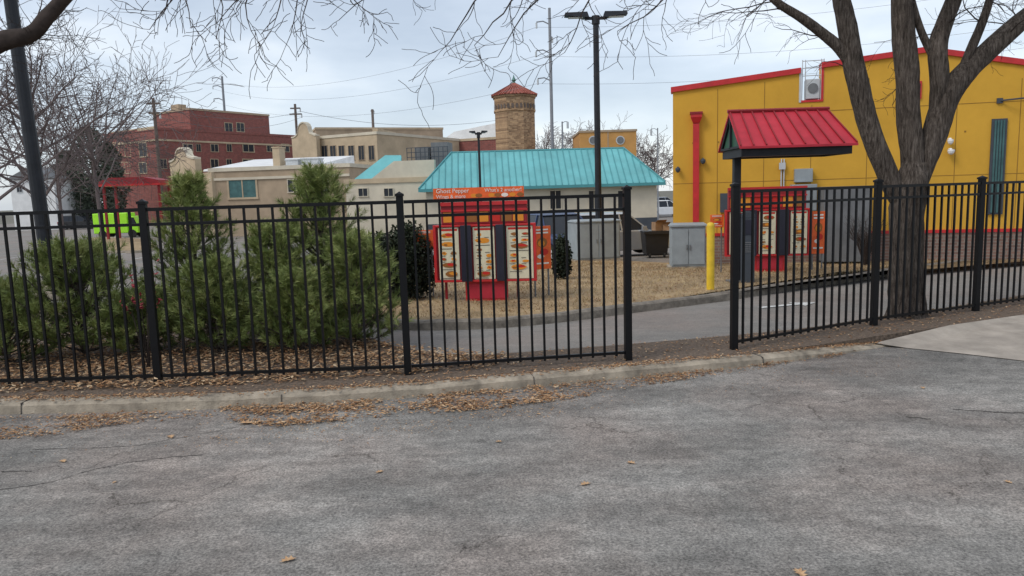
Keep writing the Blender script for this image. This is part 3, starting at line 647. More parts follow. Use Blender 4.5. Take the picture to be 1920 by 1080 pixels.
mb = MB(); mb.prism([fr.P(1, -1, zt), fr.P(fr.L, -1, zt), fr.P(fr.L, -1, P(930, 232, 95).z), fr.P(fr.L*.35, -1, P(860, 246, 95).z)], [fr.P(1, -9, zt), fr.P(fr.L, -9, zt), fr.P(fr.L, -9, P(930, 232, 95).z), fr.P(fr.L*.35, -9, P(860, 246, 95).z)]); mb.build('sloped_roof', M['white'], rt_)
rt_, fr, zt = block('tan_workshop', 'single storey tan building with scalloped end gable and a teal garage window', (392, 318, 60), (655, 318, 58), 12, 'tan2', 'cream', 'white')
f5 = Fr(P(326, 330, 66), P(396, 330, 59.7)); mb = MB(); f5.box(mb, 0, f5.L-.02, -9, -.02, -1.2, zt); mb.build('side_wall', M['tan'], rt_)
scallop(f5, rt_, 330, 378, 279, 312, 'tan')
mb = MB(); a, b = fr.px(372, 310)[0], fr.L; zr = P(470, 298, 66).z
mb.hexa([fr.P(a, -.6, zt+.1), fr.P(b*.74, -.6, zt+.1), fr.P(b*.74, -9, zt+.1), fr.P(a, -9, zt+.1), fr.P(a, -.7, zt+.25), fr.P(b*.74, -.7, zt+.25), fr.P(b*.74, -9, zr+.1), fr.P(a, -9, zr+.1)]); mb.build('sloped_roof', M['white'], rt_)
win(fr, rt_, 428, 333, 482, 371, 'tan', 'tealglass', 'garage_window')
win(fr, rt_, 540, 335, 560, 360, 'cream'); win(fr, rt_, 600, 338, 616, 360, 'cream')
mb = MB(); fr.box(mb, 0, fr.L, .002, .1, zt-.7, zt-.5); mb.build('string_course', M['cream'], rt_)
for (x0, x1, y0, m) in ((498, 511, 276, 'tan'), (522, 545, 300, 'lightgrey'), (552, 584, 298, 'lightgrey')):
    mb = MB(); u0 = fr.px(x0, 300)[0]; u1 = fr.px(x1, 300)[0]; fr.box(mb, u0, u1, -2.2, -1.2, zt+.1, fr.px(x0, y0)[1]); fr.box(mb, u0-.05, u1+.05, -2.25, -1.15, fr.px(x0, y0)[1]+.002, fr.px(x0, y0)[1]+.1); mb.build('chimney' if m == 'tan' else 'rooftop_unit', M[m], rt_)
rt_, fr, zt = block('cream_building', 'low cream building with stepped parapet left of the teal roof', (648, 350, 47), (830, 335, 46), 8, 'cream', 'tan')
mb = MB(); u0 = fr.px(690, 330)[0]; u1 = fr.px(815, 330)[0]; zc = fr.px(740, 302)[1]; fr.poly(mb, [(u0, zt+.0), (u0, zt+.15), (u0+(u1-u0)*.4, zc), (u1, zc), (u1, zt+.0)], -.35, -.01); mb.build('parapet', M['cream'], rt_)
mb = MB(); a = P(664, 336, 49); b = P(722, 291, 51); c2 = P(752, 291, 51); d2 = P(752, 336, 49); mb.prism([a, d2, c2, b], [q+Vector((0, .3, -.1)) for q in (a, d2, c2, b)]); mb.build('teal_roof', M['tealr'], rt_)
win(fr, rt_, 672, 352, 690, 368, 'cream'); win(fr, rt_, 720, 352, 738, 368, 'cream')
q0 = fr.px(756, 300)
for k, (du, wd, y_) in enumerate(((0, .9, 272), (1.1, 1.1, 264))):
    mb = MB(); fr.box(mb, q0[0]+du, q0[0]+du+wd, -4, -2.6, zc-.6, P(790, y_, 47).z); mb.build('rooftop_unit', M['midgrey'], rt_)
mb = MB()
for k in range(10):
    u = q0[0]-.4+k*.3; fr.box(mb, u-.02, u+.02, -2.2, -2.16, zc-.3, zc+.9)
for z in (zc+.3, zc+.6, zc+.9): fr.box(mb, q0[0]-.4, q0[0]+2.35, -2.195, -2.165, z-.02, z+.02)
mb.build('railing', M['slate'], rt_)
# teal roofed building
A = P(785, 351, 39.8); B = P(1247, 345, 40.4); fr = Fr(A, B); ze = (A.z+B.z)/2; c = fr.P(fr.L/2, 0, 0)
rt_ = thing('teal_roofed_building', 'cream restaurant building with a teal standing seam hipped roof', 'building', (c.x, c.y, -.9)); L = fr.L
D = 9.0; iu = 1.75; iw = 2.6; zr = P(1010, 281, A.y+iw).z
mb = MB(); fr.box(mb, .35, L-.35, -D+.4, -.4, .25, ze-.02); mb.build('wall', M['cream'], rt_)
mb = MB(); fr.box(mb, .33, L-.33, -D+.38, -.38, -1.1, .25-.003); mb.build('plinth', M['slate'], rt_)
e = [fr.P(0, 0, ze), fr.P(L, 0, ze), fr.P(L, -D, ze), fr.P(0, -D, ze)]; t = [fr.P(iu, -iw, zr), fr.P(L-iu, -iw, zr), fr.P(L-iu, -D+iw, zr), fr.P(iu, -D+iw, zr)]
mb = MB(); mb.prism(e, t); rf = mb.build('roof', M['tealr'], rt_)
mb = MB(); fr.box(mb, -.03, L+.03, -D-.03, .03, ze-.16, ze-.002); mb.build('fascia', M['teald'], rf)
mb = MB(); ns = 38
for k in range(1, ns):
    u = L*k/ns; f = min(1, u/iu, (L-u)/iu); a = fr.P(u, .0, ze+.02); b = fr.P(u, -iw*f, ze+(zr-ze)*f+.02); mb.tube([a, b], .028, 4)
for s, t2 in ((0, 0), (1, 1)): mb.tube([e[s]+Vector((0, 0, .03)), t[t2]+Vector((0, 0, .03))], .05, 5)
mb.tube([t[0], t[1]], .06, 5); mb.build('seams', M['teald'], rf)
for x in (1032, 1105, 1160): win(fr, rt_, x, 356, x+22, 392, 'cream', w=-.4)
win(fr, rt_, 870, 360, 900, 390, 'cream', w=-.4)
# brick tower
tc = P(967, 280, 78); root = thing('brick_tower', 'octagonal tan brick tower with red tiled cap and green finial', 'tower', (tc.x, 78, -.9)); zb = P(967, 181, 78).z; Rr = 39/FPX*78/1.0
def octo(r, z, n=8): return [Vector((tc.x+r*math.cos(math.pi/8+k*math.pi/4), 78+r*math.sin(math.pi/8+k*math.pi/4), z)) for k in range(n)]
mb = MB(); mb.prism(octo(Rr, -1.1), octo(Rr, zb-1.6)); mb.build('shaft', M['bricktan'], root)
mb = MB(); mb.prism(octo(Rr*1.05, zb-1.598), octo(Rr*1.05, zb-1.45)); mb.prism(octo(Rr*1.02, zb-1.448), octo(Rr*1.02, zb-.2)); mb.prism(octo(Rr*1.08, zb-.198), octo(Rr*1.08, zb)); g = mb.build('parapet', M['bricktan'], root)
mb = MB(); o1 = octo(Rr*1.03, zb-1.0)
for k in range(8):
    a, b = o1[k], o1[(k+1) % 8]; d = (b-a).normalized(); nn = Vector((d.y, -d.x, 0))
    for j in range(4):
        c3 = a.lerp(b, (j+.5)/4)+nn*.03; pts = [c3+d*(-.13)+Vector((0, 0, -.35)), c3+d*.13+Vector((0, 0, -.35))]+[c3+d*(.13*math.cos(q))+Vector((0, 0, .13*math.sin(q))) for q in (0, .8, 1.57, 2.34, 3.14)]
        mb.face(pts)
mb.build('arch_recess', M['wood'], g)
mb = MB(); zt2 = P(966, 157, 78).z; a = octo(Rr*1.16, zb+.02); b = octo(.15, zt2); mb.prism(a, b); cp = mb.build('cap', M['tile'], root)
mb = MB()
for k in range(8):
    for j in range(5): mb.tube([a[k].lerp(a[(k+1) % 8], j/5)+Vector((0, 0, .04)), b[k].lerp(b[(k+1) % 8], j/5)+Vector((0, 0, .04))], .07, 4)
mb.build('tile_ridge', M['tile'], cp)
mb = MB(); mb.tube([(tc.x, 78, zt2-.1), (tc.x, 78, zt2+.2), (tc.x, 78, zt2+.35), (tc.x, 78, zt2+.6), (tc.x, 78, zt2+.9)], [.3, .12, .25, .1, .02], 8); mb.build('finial', M['copper'], root)
# orange building
rt_, fr, zt = block('orange_building', 'orange block with round windows behind the teal roof', (1087, 249, 72), (1193, 246, 72), 8, 'orange', 'tan2', copw=.2)
for x in (1112, 1163):
    u, z = fr.px(x, 263); pts = [(u+.42*math.cos(k*math.pi/8), z+.42*math.sin(k*math.pi/8)) for k in range(16)]; mb = MB(); fr.poly(mb, pts, .002, .05); f = mb.build('round_window', M['lightgrey'], rt_)
    pts = [(u+.33*math.cos(k*math.pi/8), z+.33*math.sin(k*math.pi/8)) for k in range(16)]; mb = MB(); fr.poly(mb, pts, .052, .07); mb.build('pane', M['midgrey'], f)
mb = MB(); u = fr.px(1140, 260)[0]; fr.box(mb, u-.05, u+.05, .002, .03, -.5, zt); mb.build('wall_joint', M['tan2'], rt_)
rt_, fr, zt = block('pale_house', 'pale house with a grey gabled roof at the far left', (18, 338, 92), (100, 336, 92), 9, 'white', None)
mb = MB(); fr.poly(mb, [(-.4, zt+.07), (fr.L+.4, zt+.07), (fr.L*.5, zt+1.6)], -9.3, .3); mb.build('gable_roof', M['midgrey'], rt_)
for x in (32, 58, 82): win(fr, rt_, x, 346, x+9, 360, 'lightgrey')
a = P(178, 338, 58); b = P(298, 335, 58); fr = Fr(a, b); rt_ = thing('fuel_canopy', 'red flat canopy on posts in front of the red brick building', 'canopy', (a.x, 58, -.9)); zt = a.z
mb = MB(); fr.poly(mb, [(0, zt-.35), (fr.L, zt-.35), (fr.L-.1, zt-.1), (fr.L*.75, zt+.15), (fr.L*.2, zt+.15), (0.1, zt-.2)], -2.5, 0); mb.build('canopy_roof', M['darkred'], rt_)
mb = MB(); fr.box(mb, -.05, fr.L+.05, -2.55, .05, zt-.5, zt-.352); mb.build('fascia', M['red'], rt_)
for u in (.4, fr.L-.25):
    for w in (-.4, -2.1): mb = MB(); fr.box(mb, u-.08, u+.08, w-.08, w+.08, -1, zt-.502); mb.build('post', M['darkred'], rt_)

# ------------------------------------------------------------------ ochre building
A = P(1262, 400, 19.2); A = Vector((A.x, 19.2, 0)); an = -.235; B = A+Vector((math.cos(an), math.sin(an), 0))*16; fr = Fr(A, B)
c = fr.P(6, 0, 0); rt_ = thing('ochre_building', 'ochre yellow building with red roof coping on the right', 'building', (c.x, c.y, H(c.y)))
def q(x, y): return fr.px(x, y)
top = [q(1262, 172), q(1501, 136)]; n1 = [q(1501, 190), q(1540, 190)]; top2 = [q(1540, 126), q(1737, 97), q(1920, 121), q(2300, 170)]
zs = .58; uu = top2[-1][0]
mb = MB(); fr.poly(mb, [(0, zs), (0, top[0][1]), top[1], n1[0], n1[1], top2[0], top2[1], top2[2], top2[3], (uu, zs)], -.3, 0); mb.build('wall', M['yellow'], rt_)
mb = MB(); fr.box(mb, .02, uu-.02, -11, -.302, -.4, n1[0][1]-.1); mb.build('rear_wall', M['yellow'], rt_)
mb = MB(); fr.box(mb, .1, uu-.1, -10.9, -.35, n1[0][1]-.098, n1[0][1]-.05); mb.build('roof', M['lightgrey'], rt_)
mb = MB(); fr.box(mb, 0, uu, -.3, .03, -.5, zs-.03); mb.build('brick_plinth', M['brickband'], rt_)
mb = MB(); fr.box(mb, 0, uu, .0, .05, zs-.028, zs+.05); mb.build('base_trim', M['red'], rt_)
def cope(pts, h=.16):
    mb = MB()
    for a, b in zip(pts[:-1], pts[1:]): mb.hexa([fr.P(a[0], .06, a[1]-.02), fr.P(b[0], .06, b[1]-.02), fr.P(b[0], -.36, b[1]-.02), fr.P(a[0], -.36, a[1]-.02), fr.P(a[0], .06, a[1]+h-.02), fr.P(b[0], .06, b[1]+h-.02), fr.P(b[0], -.36, b[1]+h-.02), fr.P(a[0], -.36, a[1]+h-.02)])
    mb.build('coping', M['red'], rt_)
cope([(-.05, top[0][1]), top[1]], .13); cope(top2, .13)
mb = MB(); fr.box(mb, n1[0][0]-.04, n1[0][0]+.01, -.34, .02, n1[0][1]-.03, top[1][1]+.105); mb.build('notch_trim', M['lightgrey'], rt_)
mb = MB(); fr.box(mb, n1[1][0]-.01, n1[1][0]+.04, -.34, .02, n1[0][1]-.03, top2[0][1]+.10); fr.box(mb, n1[0][0]+.011, n1[1][0]-.011, -.34, .02, n1[0][1]-.03, n1[0][1]+.02); mb.build('notch_trim', M['red'], rt_)
mb = MB()
for x in (1345, 1432, 1520, 1625, 1790, 1908):
    u = q(x, 300)[0]; x_t = top[0][1]+(top[1][1]-top[0][1])*u/top[1][0] if u < n1[0][0] else (n1[0][1] if u < n1[1][0] else q(x, 130)[1]-.1)
    fr.box(mb, u-.008, u+.008, .0, .004, zs+.06, x_t-.1)
z = q(1262, 345)[1]; fr.box(mb, .0, uu, .0, .0035, z-.008, z+.008)
z = q(1600, 205)[1]; fr.box(mb, n1[1][0]+.1, uu, .0, .0045, z-.008, z+.008)
for k in range(22):
    u = .5+k*.62; fr.box(mb, u-.02, u+.02, 0, .006, 2.9, 2.94)
mb.build('panel_joint', M['joint'], rt_)
def bx(x0, y0, x1, y1, w0, w1, name, m, par=None, bev=0):
    u0, zb = fr.px(x0, y1); u1, zt = fr.px(x1, y0); mb = MB(); fr.box(mb, u0, u1, w0, w1, zb, zt); return mb.build(name, M[m], par or rt_, bev=bev)
ds = bx(1299, 232, 1311, 416, .01, .13, 'downspout', 'red')
u0, zb = fr.px(1295, 232); u1, zt = fr.px(1316, 214); mb = MB(); mb.hexa([fr.P(u0+.06, .14, zb), fr.P(u1-.06, .14, zb), fr.P(u1-.06, .005, zb), fr.P(u0+.06, .005, zb), fr.P(u0, .2, zb+.14), fr.P(u1, .2, zb+.14), fr.P(u1, .005, zb+.14), fr.P(u0, .005, zb+.14)]); fr.box(mb, u0, u1, .005, .2, zb+.142, zt); mb.build('rain_head', M['red'], ds)
mb = MB(); fr.box(mb, u0-.02, u1+.02, .003, .22, zt+.001, zt+.05); mb.build('rain_head_rim', M['darkred'], ds)
w_ = bx(1850, 222, 1888, 402, .002, .05, 'tall_window', 'slate')
u0, zb = fr.px(1850, 402); u1, zt = fr.px(1888, 222); n_ = 4
for k in range(n_):
    a_ = u0+.04+(u1-u0-.08)*k/n_; mb = MB(); fr.box(mb, a_+.01, a_+(u1-u0-.08)/n_-.01, .052, .068, zb+.04, zt-.04); mb.build('pane', M['tealglass'], w_)
w_ = bx(1714, 152, 1728, 186, .002, .04, 'small_window', 'red'); bx(1717, 157, 1725, 182, .042, .05, 'pane', 'glass', w_)
bx(1488, 316, 1522, 342, .01, .2, 'meter_box', 'cabgrey', bev=.01)
bx(1480, 345, 1528, 395, .01, .35, 'meter_cabinet', 'cabgrey', bev=.01); bx(1530, 348, 1620, 485, .05, .9, 'equipment_cabinet', 'midgrey', bev=.015)
bx(1350, 362, 1372, 398, .01, .12, 'service_door', 'slate')
for x in (1463, 1468): bx(x, 298, x+3, 350, .01, .05, 'conduit', 'lightgrey')
bx(1460, 305, 1472, 318, .055, .1, 'conduit_box', 'lightgrey')
def dome(x, y, r, name, m):
    u, z = fr.px(x, y); mb = MB(); o = fr.P(u, .12, z)
    mb.tube([fr.P(u, .0, z+.05), fr.P(u, .1, z+.05), o+Vector((0, 0, .02))], [.03, .03, .03], 6); mb.tube([o+Vector((0, 0, .04)), o+Vector((0, 0, 0)), o+Vector((0, 0, -.05)), o+Vector((0, 0, -.08))], [r, r*1.1, r*.85, r*.3], 10); mb.build(name, M[m], rt_)
dome(1779, 265, .06, 'security_camera', 'white'); dome(1780, 284, .07, 'security_camera', 'white'); dome(1271, 318, .06, 'security_camera', 'slate'); dome(1318, 302, .06, 'security_camera', 'slate')
u, z = fr.px(1874, 189); mb = MB(); mb.tube([fr.P(u, .01, z), fr.P(u+.1, .12, z), fr.P(u+.6, .3, z+.02)], .02, 5); fr.box(mb, u+.5, u+.75, .25, .4, z-.06, z+.06); fr.box(mb, u-.06, u+.06, .002, .04, z-.06, z+.06); mb.build('wall_lamp', M['slate'], rt_)
u0 = n1[0][0]; mb = MB(); zt0 = n1[0][1]; o = fr.P(u0+.35, -.5, 0); fu = thing('rooftop_unit', 'small white rooftop unit in the notch of the red coping', 'air conditioner', (o.x, o.y, zt0+.02))
fr.box(mb, u0+.12, u0+.44, -.32, -.02, zt0+.05, zt0+.52); mb.build('casing', M['lightgrey'], fu, bev=.01)
mb = MB(); mb.tube([fr.P(u0+.28, -.018, zt0+.3), fr.P(u0+.28, .0, zt0+.3)], .12, 14); mb.build('fan_grille', M['midgrey'], fu)
mb = MB()
for k in (.03, .10, .46, .52): mb.tube([fr.P(u0+k, -.01, zt0+.022), fr.P(u0+k, -.01, zt0+.98)], .011, 5)
for z in (.6, .78, .95): mb.tube([fr.P(u0+.03, -.01, zt0+z), fr.P(u0+.52, -.01, zt0+z)], .011, 5)
mb.build('guard_rail', M['lightgrey'], fu)

# ------------------------------------------------------------------ order canopy
X0 = P(1390, 280, 13.2).x; X1 = P(1598, 280, 13.2).x; Y0, Y1 = 13.2, 14.35; zf0 = P(1490, 291, 13.2).z; zf1 = P(1490, 270, 13.2).z; zr = P(1480, 208, 13.8).z
root = thing('order_canopy', 'red ribbed metal canopy on a single dark post beside the drive lane', 'canopy', (X0+.2, 13.9, 0)); ym = (Y0+Y1)/2
mb = MB()
mb.hexa([(X0-.06, Y0-.1, zf1-.06), (X1+.06, Y0-.1, zf1-.06), (X1+.06, Y0-.1, zf1-.02), (X0-.06, Y0-.1, zf1-.02), (X0-.06, ym, zr-.05), (X1-.2, ym, zr-.05), (X1-.2, ym, zr), (X0-.06, ym, zr)])
mb.hexa([(X1+.06, Y1+.1, zf1-.06), (X0-.06, Y1+.1, zf1-.06), (X0-.06, Y1+.1, zf1-.02), (X1+.06, Y1+.1, zf1-.02), (X1-.2, ym+.001, zr-.05), (X0-.06, ym+.001, zr-.05), (X0-.06, ym+.001, zr), (X1-.2, ym+.001, zr)])
mb.face([(X1+.06, Y0-.1, zf1-.02), (X1+.06, Y1+.1, zf1-.02), (X1-.2, ym, zr)])
rf = mb.build('roof', M['roofred'], root)
mb = MB()
for k in range(10):
    x = X0-.04+(X1-X0+.08)*k/9; xt = X0-.04+(X1-X0-.18)*k/9
    for s, ye in ((-1, Y0-.1), (1, Y1+.1)): mb.tube([(x, ye, zf1+.0), (xt, ym, zr+.02)], .016, 4)
mb.tube([(X0-.08, ym, zr+.02), (X1-.18, ym, zr+.02)], .035, 6); mb.build('seams', M['darkred'], rf)
mb = MB(); mb.box(X0, X1, Y0, Y0+.05, zf0, zf1-.05); mb.box(X0, X1, Y1-.05, Y1, zf0, zf1-.05); mb.box(X0, X0+.05, Y0+.052, Y1-.052, zf0, zf1-.05); mb.box(X1-.05, X1, Y0+.052, Y1-.052, zf0, zf1-.05); mb.build('fascia', M['pole'], root)
mb = MB(); mb.box(X0+.052, X1-.052, Y0+.052, Y1-.052, zf0+.03, zf0+.07); mb.build('soffit', M['midgrey'], root)
mb = MB(); mb.prism([(X0, Y0+.02, zf1-.045), (X0, Y1-.02, zf1-.045), (X0, ym, zr-.09)], [(X0+.04, Y0+.02, zf1-.045), (X0+.04, Y1-.02, zf1-.045), (X0+.04, ym, zr-.09)]); gb = mb.build('gable', M['green'], root)
mb = MB()
for a, b in (((Y0, zf1-.03), (ym, zr-.06)), ((Y1, zf1-.03), (ym, zr-.06)), ((ym, zf1-.03), (ym, zr-.1)), ((Y0, zf1-.02), (Y1, zf1-.02))): mb.tube([(X0-.02, a[0], a[1]), (X0-.02, b[0], b[1])], .028, 4)
mb.build('gable_frame', M['pole'], gb)
pxx = P(1381, 350, 13.9).x; mb = MB(); mb.box(pxx-.065, pxx+.065, 13.83, 13.97, -.05, zf0+.02); mb.build('post', M['pole'], root, bev=.01)
mb = MB(); mb.box(pxx-.15, pxx+.15, 13.75, 14.05, .01, .04); mb.build('base_plate', M['midgrey'], root)
o = G(1402, 531); root = thing('order_speaker', 'dark slim order speaker post under the red canopy', 'speaker post', (o.x, o.y, 0)); f_ = Fr((o.x-.12, o.y), (o.x+.12, o.y-.03))
hz = P(1400, 397, o.y).z; mb = MB(); f_.box(mb, 0, .24, -.2, 0, 0, hz-.12); f_.poly(mb, [(0, hz-.118), (.24, hz-.118), (.24, hz-.05), (.17, hz), (.07, hz), (0, hz-.05)], -.2, 0); mb.build('housing', M['slate'], root, bev=.01)
mb = MB(); f_.box(mb, .04, .2, .002, .012, hz-.42, hz-.15); mb.build('screen', M['darkpanel'], root); mb = MB()
for k in range(6): f_.box(mb, .05, .19, .002, .01, hz-.75+k*.035, hz-.735+k*.035)
mb.build('speaker_grille', M['midgrey'], root)

# ------------------------------------------------------------------ menu boards
def printed(fr, panel, u0, u1, z0, z1, w):
    mb = MB(); wd = u1-u0; hh = z1-z0; k = 0
    def blob(cx, cz, rx, rz, a):
        nonlocal k; k += 1; n_ = 9; mb.face([fr.P(cx+rx*math.cos(j*6.283/n_)*U(.8, 1.15), w+.0004*k, cz+rz*math.sin(j*6.283/n_)*U(.8, 1.15)) for j in range(n_)], a)
    def bar(cx0, cx1, cz, h, a):
        nonlocal k; k += 1; mb.face([fr.P(cx0, w+.0004*k, cz-h), fr.P(cx1, w+.0004*k, cz-h), fr.P(cx1, w+.0004*k, cz+h), fr.P(cx0, w+.0004*k, cz+h)], a)
    bar(u0+wd*.06, u1-wd*.06, z1-hh*.045, hh*.02, .1)
    cz = z1-hh*.15
    while cz > z0+hh*.1:
        big = R() < .35
        if big:
            cx = u0+wd*U(.4, .6); blob(cx, cz, wd*.34, hh*.055, random.choice((.3, .5))); blob(cx+wd*.08, cz+hh*.012, wd*.2, hh*.03, random.choice((.1, .3))); blob(cx-wd*.15, cz-hh*.01, wd*.1, hh*.02, .5)
            bar(u0+wd*.1, u0+wd*U(.5, .85), cz-hh*.085, hh*.006, .7); cz -= hh*.17
        else:
            for c_ in range(2):
                cx = u0+wd*(.28+.44*c_)+wd*U(-.03, .03)
                if R() < .8: blob(cx, cz, wd*U(.1, .17), hh*U(.022, .038), .3 if R() < .6 else .5); blob(cx+wd*U(-.05, .05), cz+hh*.006, wd*.07, hh*.015, random.choice((.1, .3, .5)))
                bar(cx-wd*.16, cx+wd*U(.0, .14), cz-hh*.052, hh*.005, .7)
            cz -= hh*.115
    mb.build('printed_items', M['print'], panel)
def menuboard(name, label, A, B, zb0, ztop, panels, strips, pedestal, header):
    fr = Fr(A, B); o = fr.P(fr.L/2, 0, 0); root = thing(name, label, 'menu board', (o.x, o.y, H(o.y))); q = fr.px
    u0 = q(panels[0][0]-8, 450)[0]; u1 = q(panels[-1][1]+5, 450)[0]
    mb = MB(); fr.box(mb, u0, u1, -.22, -.02, zb0, ztop); mb.build('cabinet', M['darkred'], root, bev=.012)
    mb = MB(); t = .035; fr.box(mb, u0-.01, u1+.01, -.018, .03, ztop-t, ztop); fr.box(mb, u0-.01, u1+.01, -.018, .03, zb0, zb0+t); fr.box(mb, u0-.01, u0+t, -.018, .03, zb0+t+.001, ztop-t-.001); fr.box(mb, u1-t, u1+.01, -.018, .03, zb0+t+.001, ztop-t-.001)
    mb.build('frame', M['red'], root, bev=.005)
    for (x0, x1) in panels:
        a, b = q(x0, 450)[0], q(x1, 450)[0]; mb = MB(); fr.box(mb, a, b, -.018, .005, zb0+t+.01, ztop-t-.01); p = mb.build('menu_panel', M['menu'], root); printed(fr, p, a, b, zb0+t+.01, ztop-t-.01, .006)
    for (x0, x1) in strips:
        a, b = q(x0, 450)[0], q(x1, 450)[0]; mb = MB(); fr.box(mb, a, b, -.018, .05, zb0+.01, ztop-.01); mb.build('divider_panel', M['darkpanel'], root, bev=.006)
    a, b = q(pedestal[0], 540)[0], q(pedestal[1], 540)[0]; mb = MB(); fr.box(mb, a, b, -.2, -.04, H(o.y)-.02, zb0-.002); mb.build('pedestal', M['red'], root, bev=.01)
    mb = MB(); fr.box(mb, a+.04, b-.04, -.038, -.03, .05, zb0-.04); mb.build('pedestal_panel', M['roofred'], root)
    a, b = q(header[0], 400)[0], q(header[1], 400)[0]; z1 = q(900, header[2])[1]; mb = MB(); fr.box(mb, a, b, -.2, -.02, ztop+.003, z1); hd = mb.build('header_box', M['darkred'], root, bev=.012)
    mb = MB()
    for j in range(7):
        c0 = a+.04+(b-a-.08)*j/7; fr.box(mb, c0, c0+(b-a-.08)/7-.02, -.018, -.012, ztop+.04, (ztop+z1)/2+.02, random.choice((.1, .3, .1, .5)))
    mb.build('printed_items', M['print'], hd)
    mb = MB(); fr.box(mb, a-.01, b+.01, -.018, .01, z1-.06, z1); fr.box(mb, a-.01, b+.01, -.018, .01, (ztop+z1)/2+.03, (ztop+z1)/2+.06); mb.build('header_frame', M['red'], hd)
    return root, fr
gA = G(911, 566); A = P(800, 540, gA.y+.12); B = P(1020, 540, gA.y-.05)
f_ = Fr(A, B); zt_ = f_.px(911, 420)[1]; zb_ = f_.px(911, 528)[1]
menuboard('menu_board', 'red drive through menu board with three cream panels on the dry grass island', A, B, zb_, zt_, [(822, 860), (887, 927), (950, 999)], [(864, 884), (930, 948)], (872, 951), (826, 988, 378))
fB = Fr(P(812, 360, gA.y+.35), P(982, 360, gA.y+.2)); zb = fB.px(900, 373)[1]; zt = fB.px(900, 351)[1]; o = fB.P(fB.L/2, 0, 0)
root = thing('banner_sign', 'orange banner sign with white lettering above the near menu board', 'sign', (o.x, o.y, 0))
mb = MB(); fB.box(mb, 0, fB.L, -.04, 0, zb, zt); bn = mb.build('banner', M['orangep'], root)
for u in (.15, fB.L-.15): mb = MB(); fB.box(mb, u-.02, u+.02, -.085, -.045, 0, zt-.02); mb.build('post', M['darkred'], root)
text('Ghost Pepper', fB, .05, zb+.115, .1, .004, M['wtext'], bn); text('Wings & more', fB, .05, zb+.025, .085, .004, M['wtext'], bn); text("What's 2 another!", fB, .88, zb+.115, .085, .004, M['wtext'], bn)
mb = MB()
for j, (u, a) in enumerate(((.7, .3), (.78, .5), (1.0, .3), (1.1, .5), (1.22, .9), (1.35, .3), (1.48, .5))): mb.face([fB.P(u+.06*math.cos(k*.785), .003+.0005*j, zb+.06+.035*math.sin(k*.785)) for k in range(8)], a)
mb.build('printed_items', M['print'], bn)
def poster(x0, y0, x1, y1, Y, label, tilt=0.0):
    fr = Fr(P(x0, y1, Y), P(x1, y1, Y+tilt)); z0 = fr.px(x0, y1)[1]; z1 = fr.px(x1, y0)[1]; o = fr.P(fr.L/2, 0, 0); root = thing('poster_sign', label, 'sign', (o.x, o.y, H(o.y)))
    mb = MB(); fr.box(mb, 0, fr.L, -.03, 0, z0, z1); p = mb.build('board', M['orangep'], root, bev=.004)
    for u in (.04, fr.L-.04): mb = MB(); fr.box(mb, u-.012, u+.012, -.055, -.031, H(o.y)-.02, z1-.05); mb.build('leg', M['midgrey'], root)
    mb = MB(); L = fr.L; h = z1-z0; k_ = 0
    for (u, v, rx, rz, a) in ((.5, .62, .3, .12, .5), (.45, .6, .2, .08, .3), (.6, .4, .25, .08, .1), (.4, .3, .2, .05, .9)):
        k_ += 1; mb.face([fr.P(L*u+L*rx*math.cos(k*.628), .001+.0006*k_, z0+h*v+h*rz*math.sin(k*.628)) for k in range(10)], a)
    for v in (.9, .83, .12): k_ += 1; mb.face([fr.P(L*.12, .001+.0006*k_, z0+h*v), fr.P(L*.85, .001+.0006*k_, z0+h*v), fr.P(L*.85, .001+.0006*k_, z0+h*(v+.035)), fr.P(L*.12, .001+.0006*k_, z0+h*(v+.035))], .9)
    mb.build('printed_items', M['print'], p)
poster(780, 431, 813, 465, gA.y+.5, 'small orange poster sign at the left of the near menu board')
poster(1001, 423, 1034, 506, gA.y+.3, 'tall orange food poster at the right of the near menu board', .15)
gB = G(1440, 512); A = P(1350, 480, gB.y+.3); B = P(1530, 480, gB.y); f_ = Fr(A, B)
menuboard('menu_board', 'second red menu board behind the right fence near the ochre building', A, B, f_.px(1440, 480)[1], f_.px(1440, 392)[1], [(1368, 1392), (1423, 1454), (1482, 1513)], [(1396, 1418), (1458, 1478)], (1415, 1471), (1366, 1512, 366))
poster(1332, 402, 1357, 427, gB.y+.4, 'small orange poster at the left of the second menu board')
poster(1521, 396, 1546, 476, gB.y+.3, 'tall orange and red poster at the right of the second menu board')

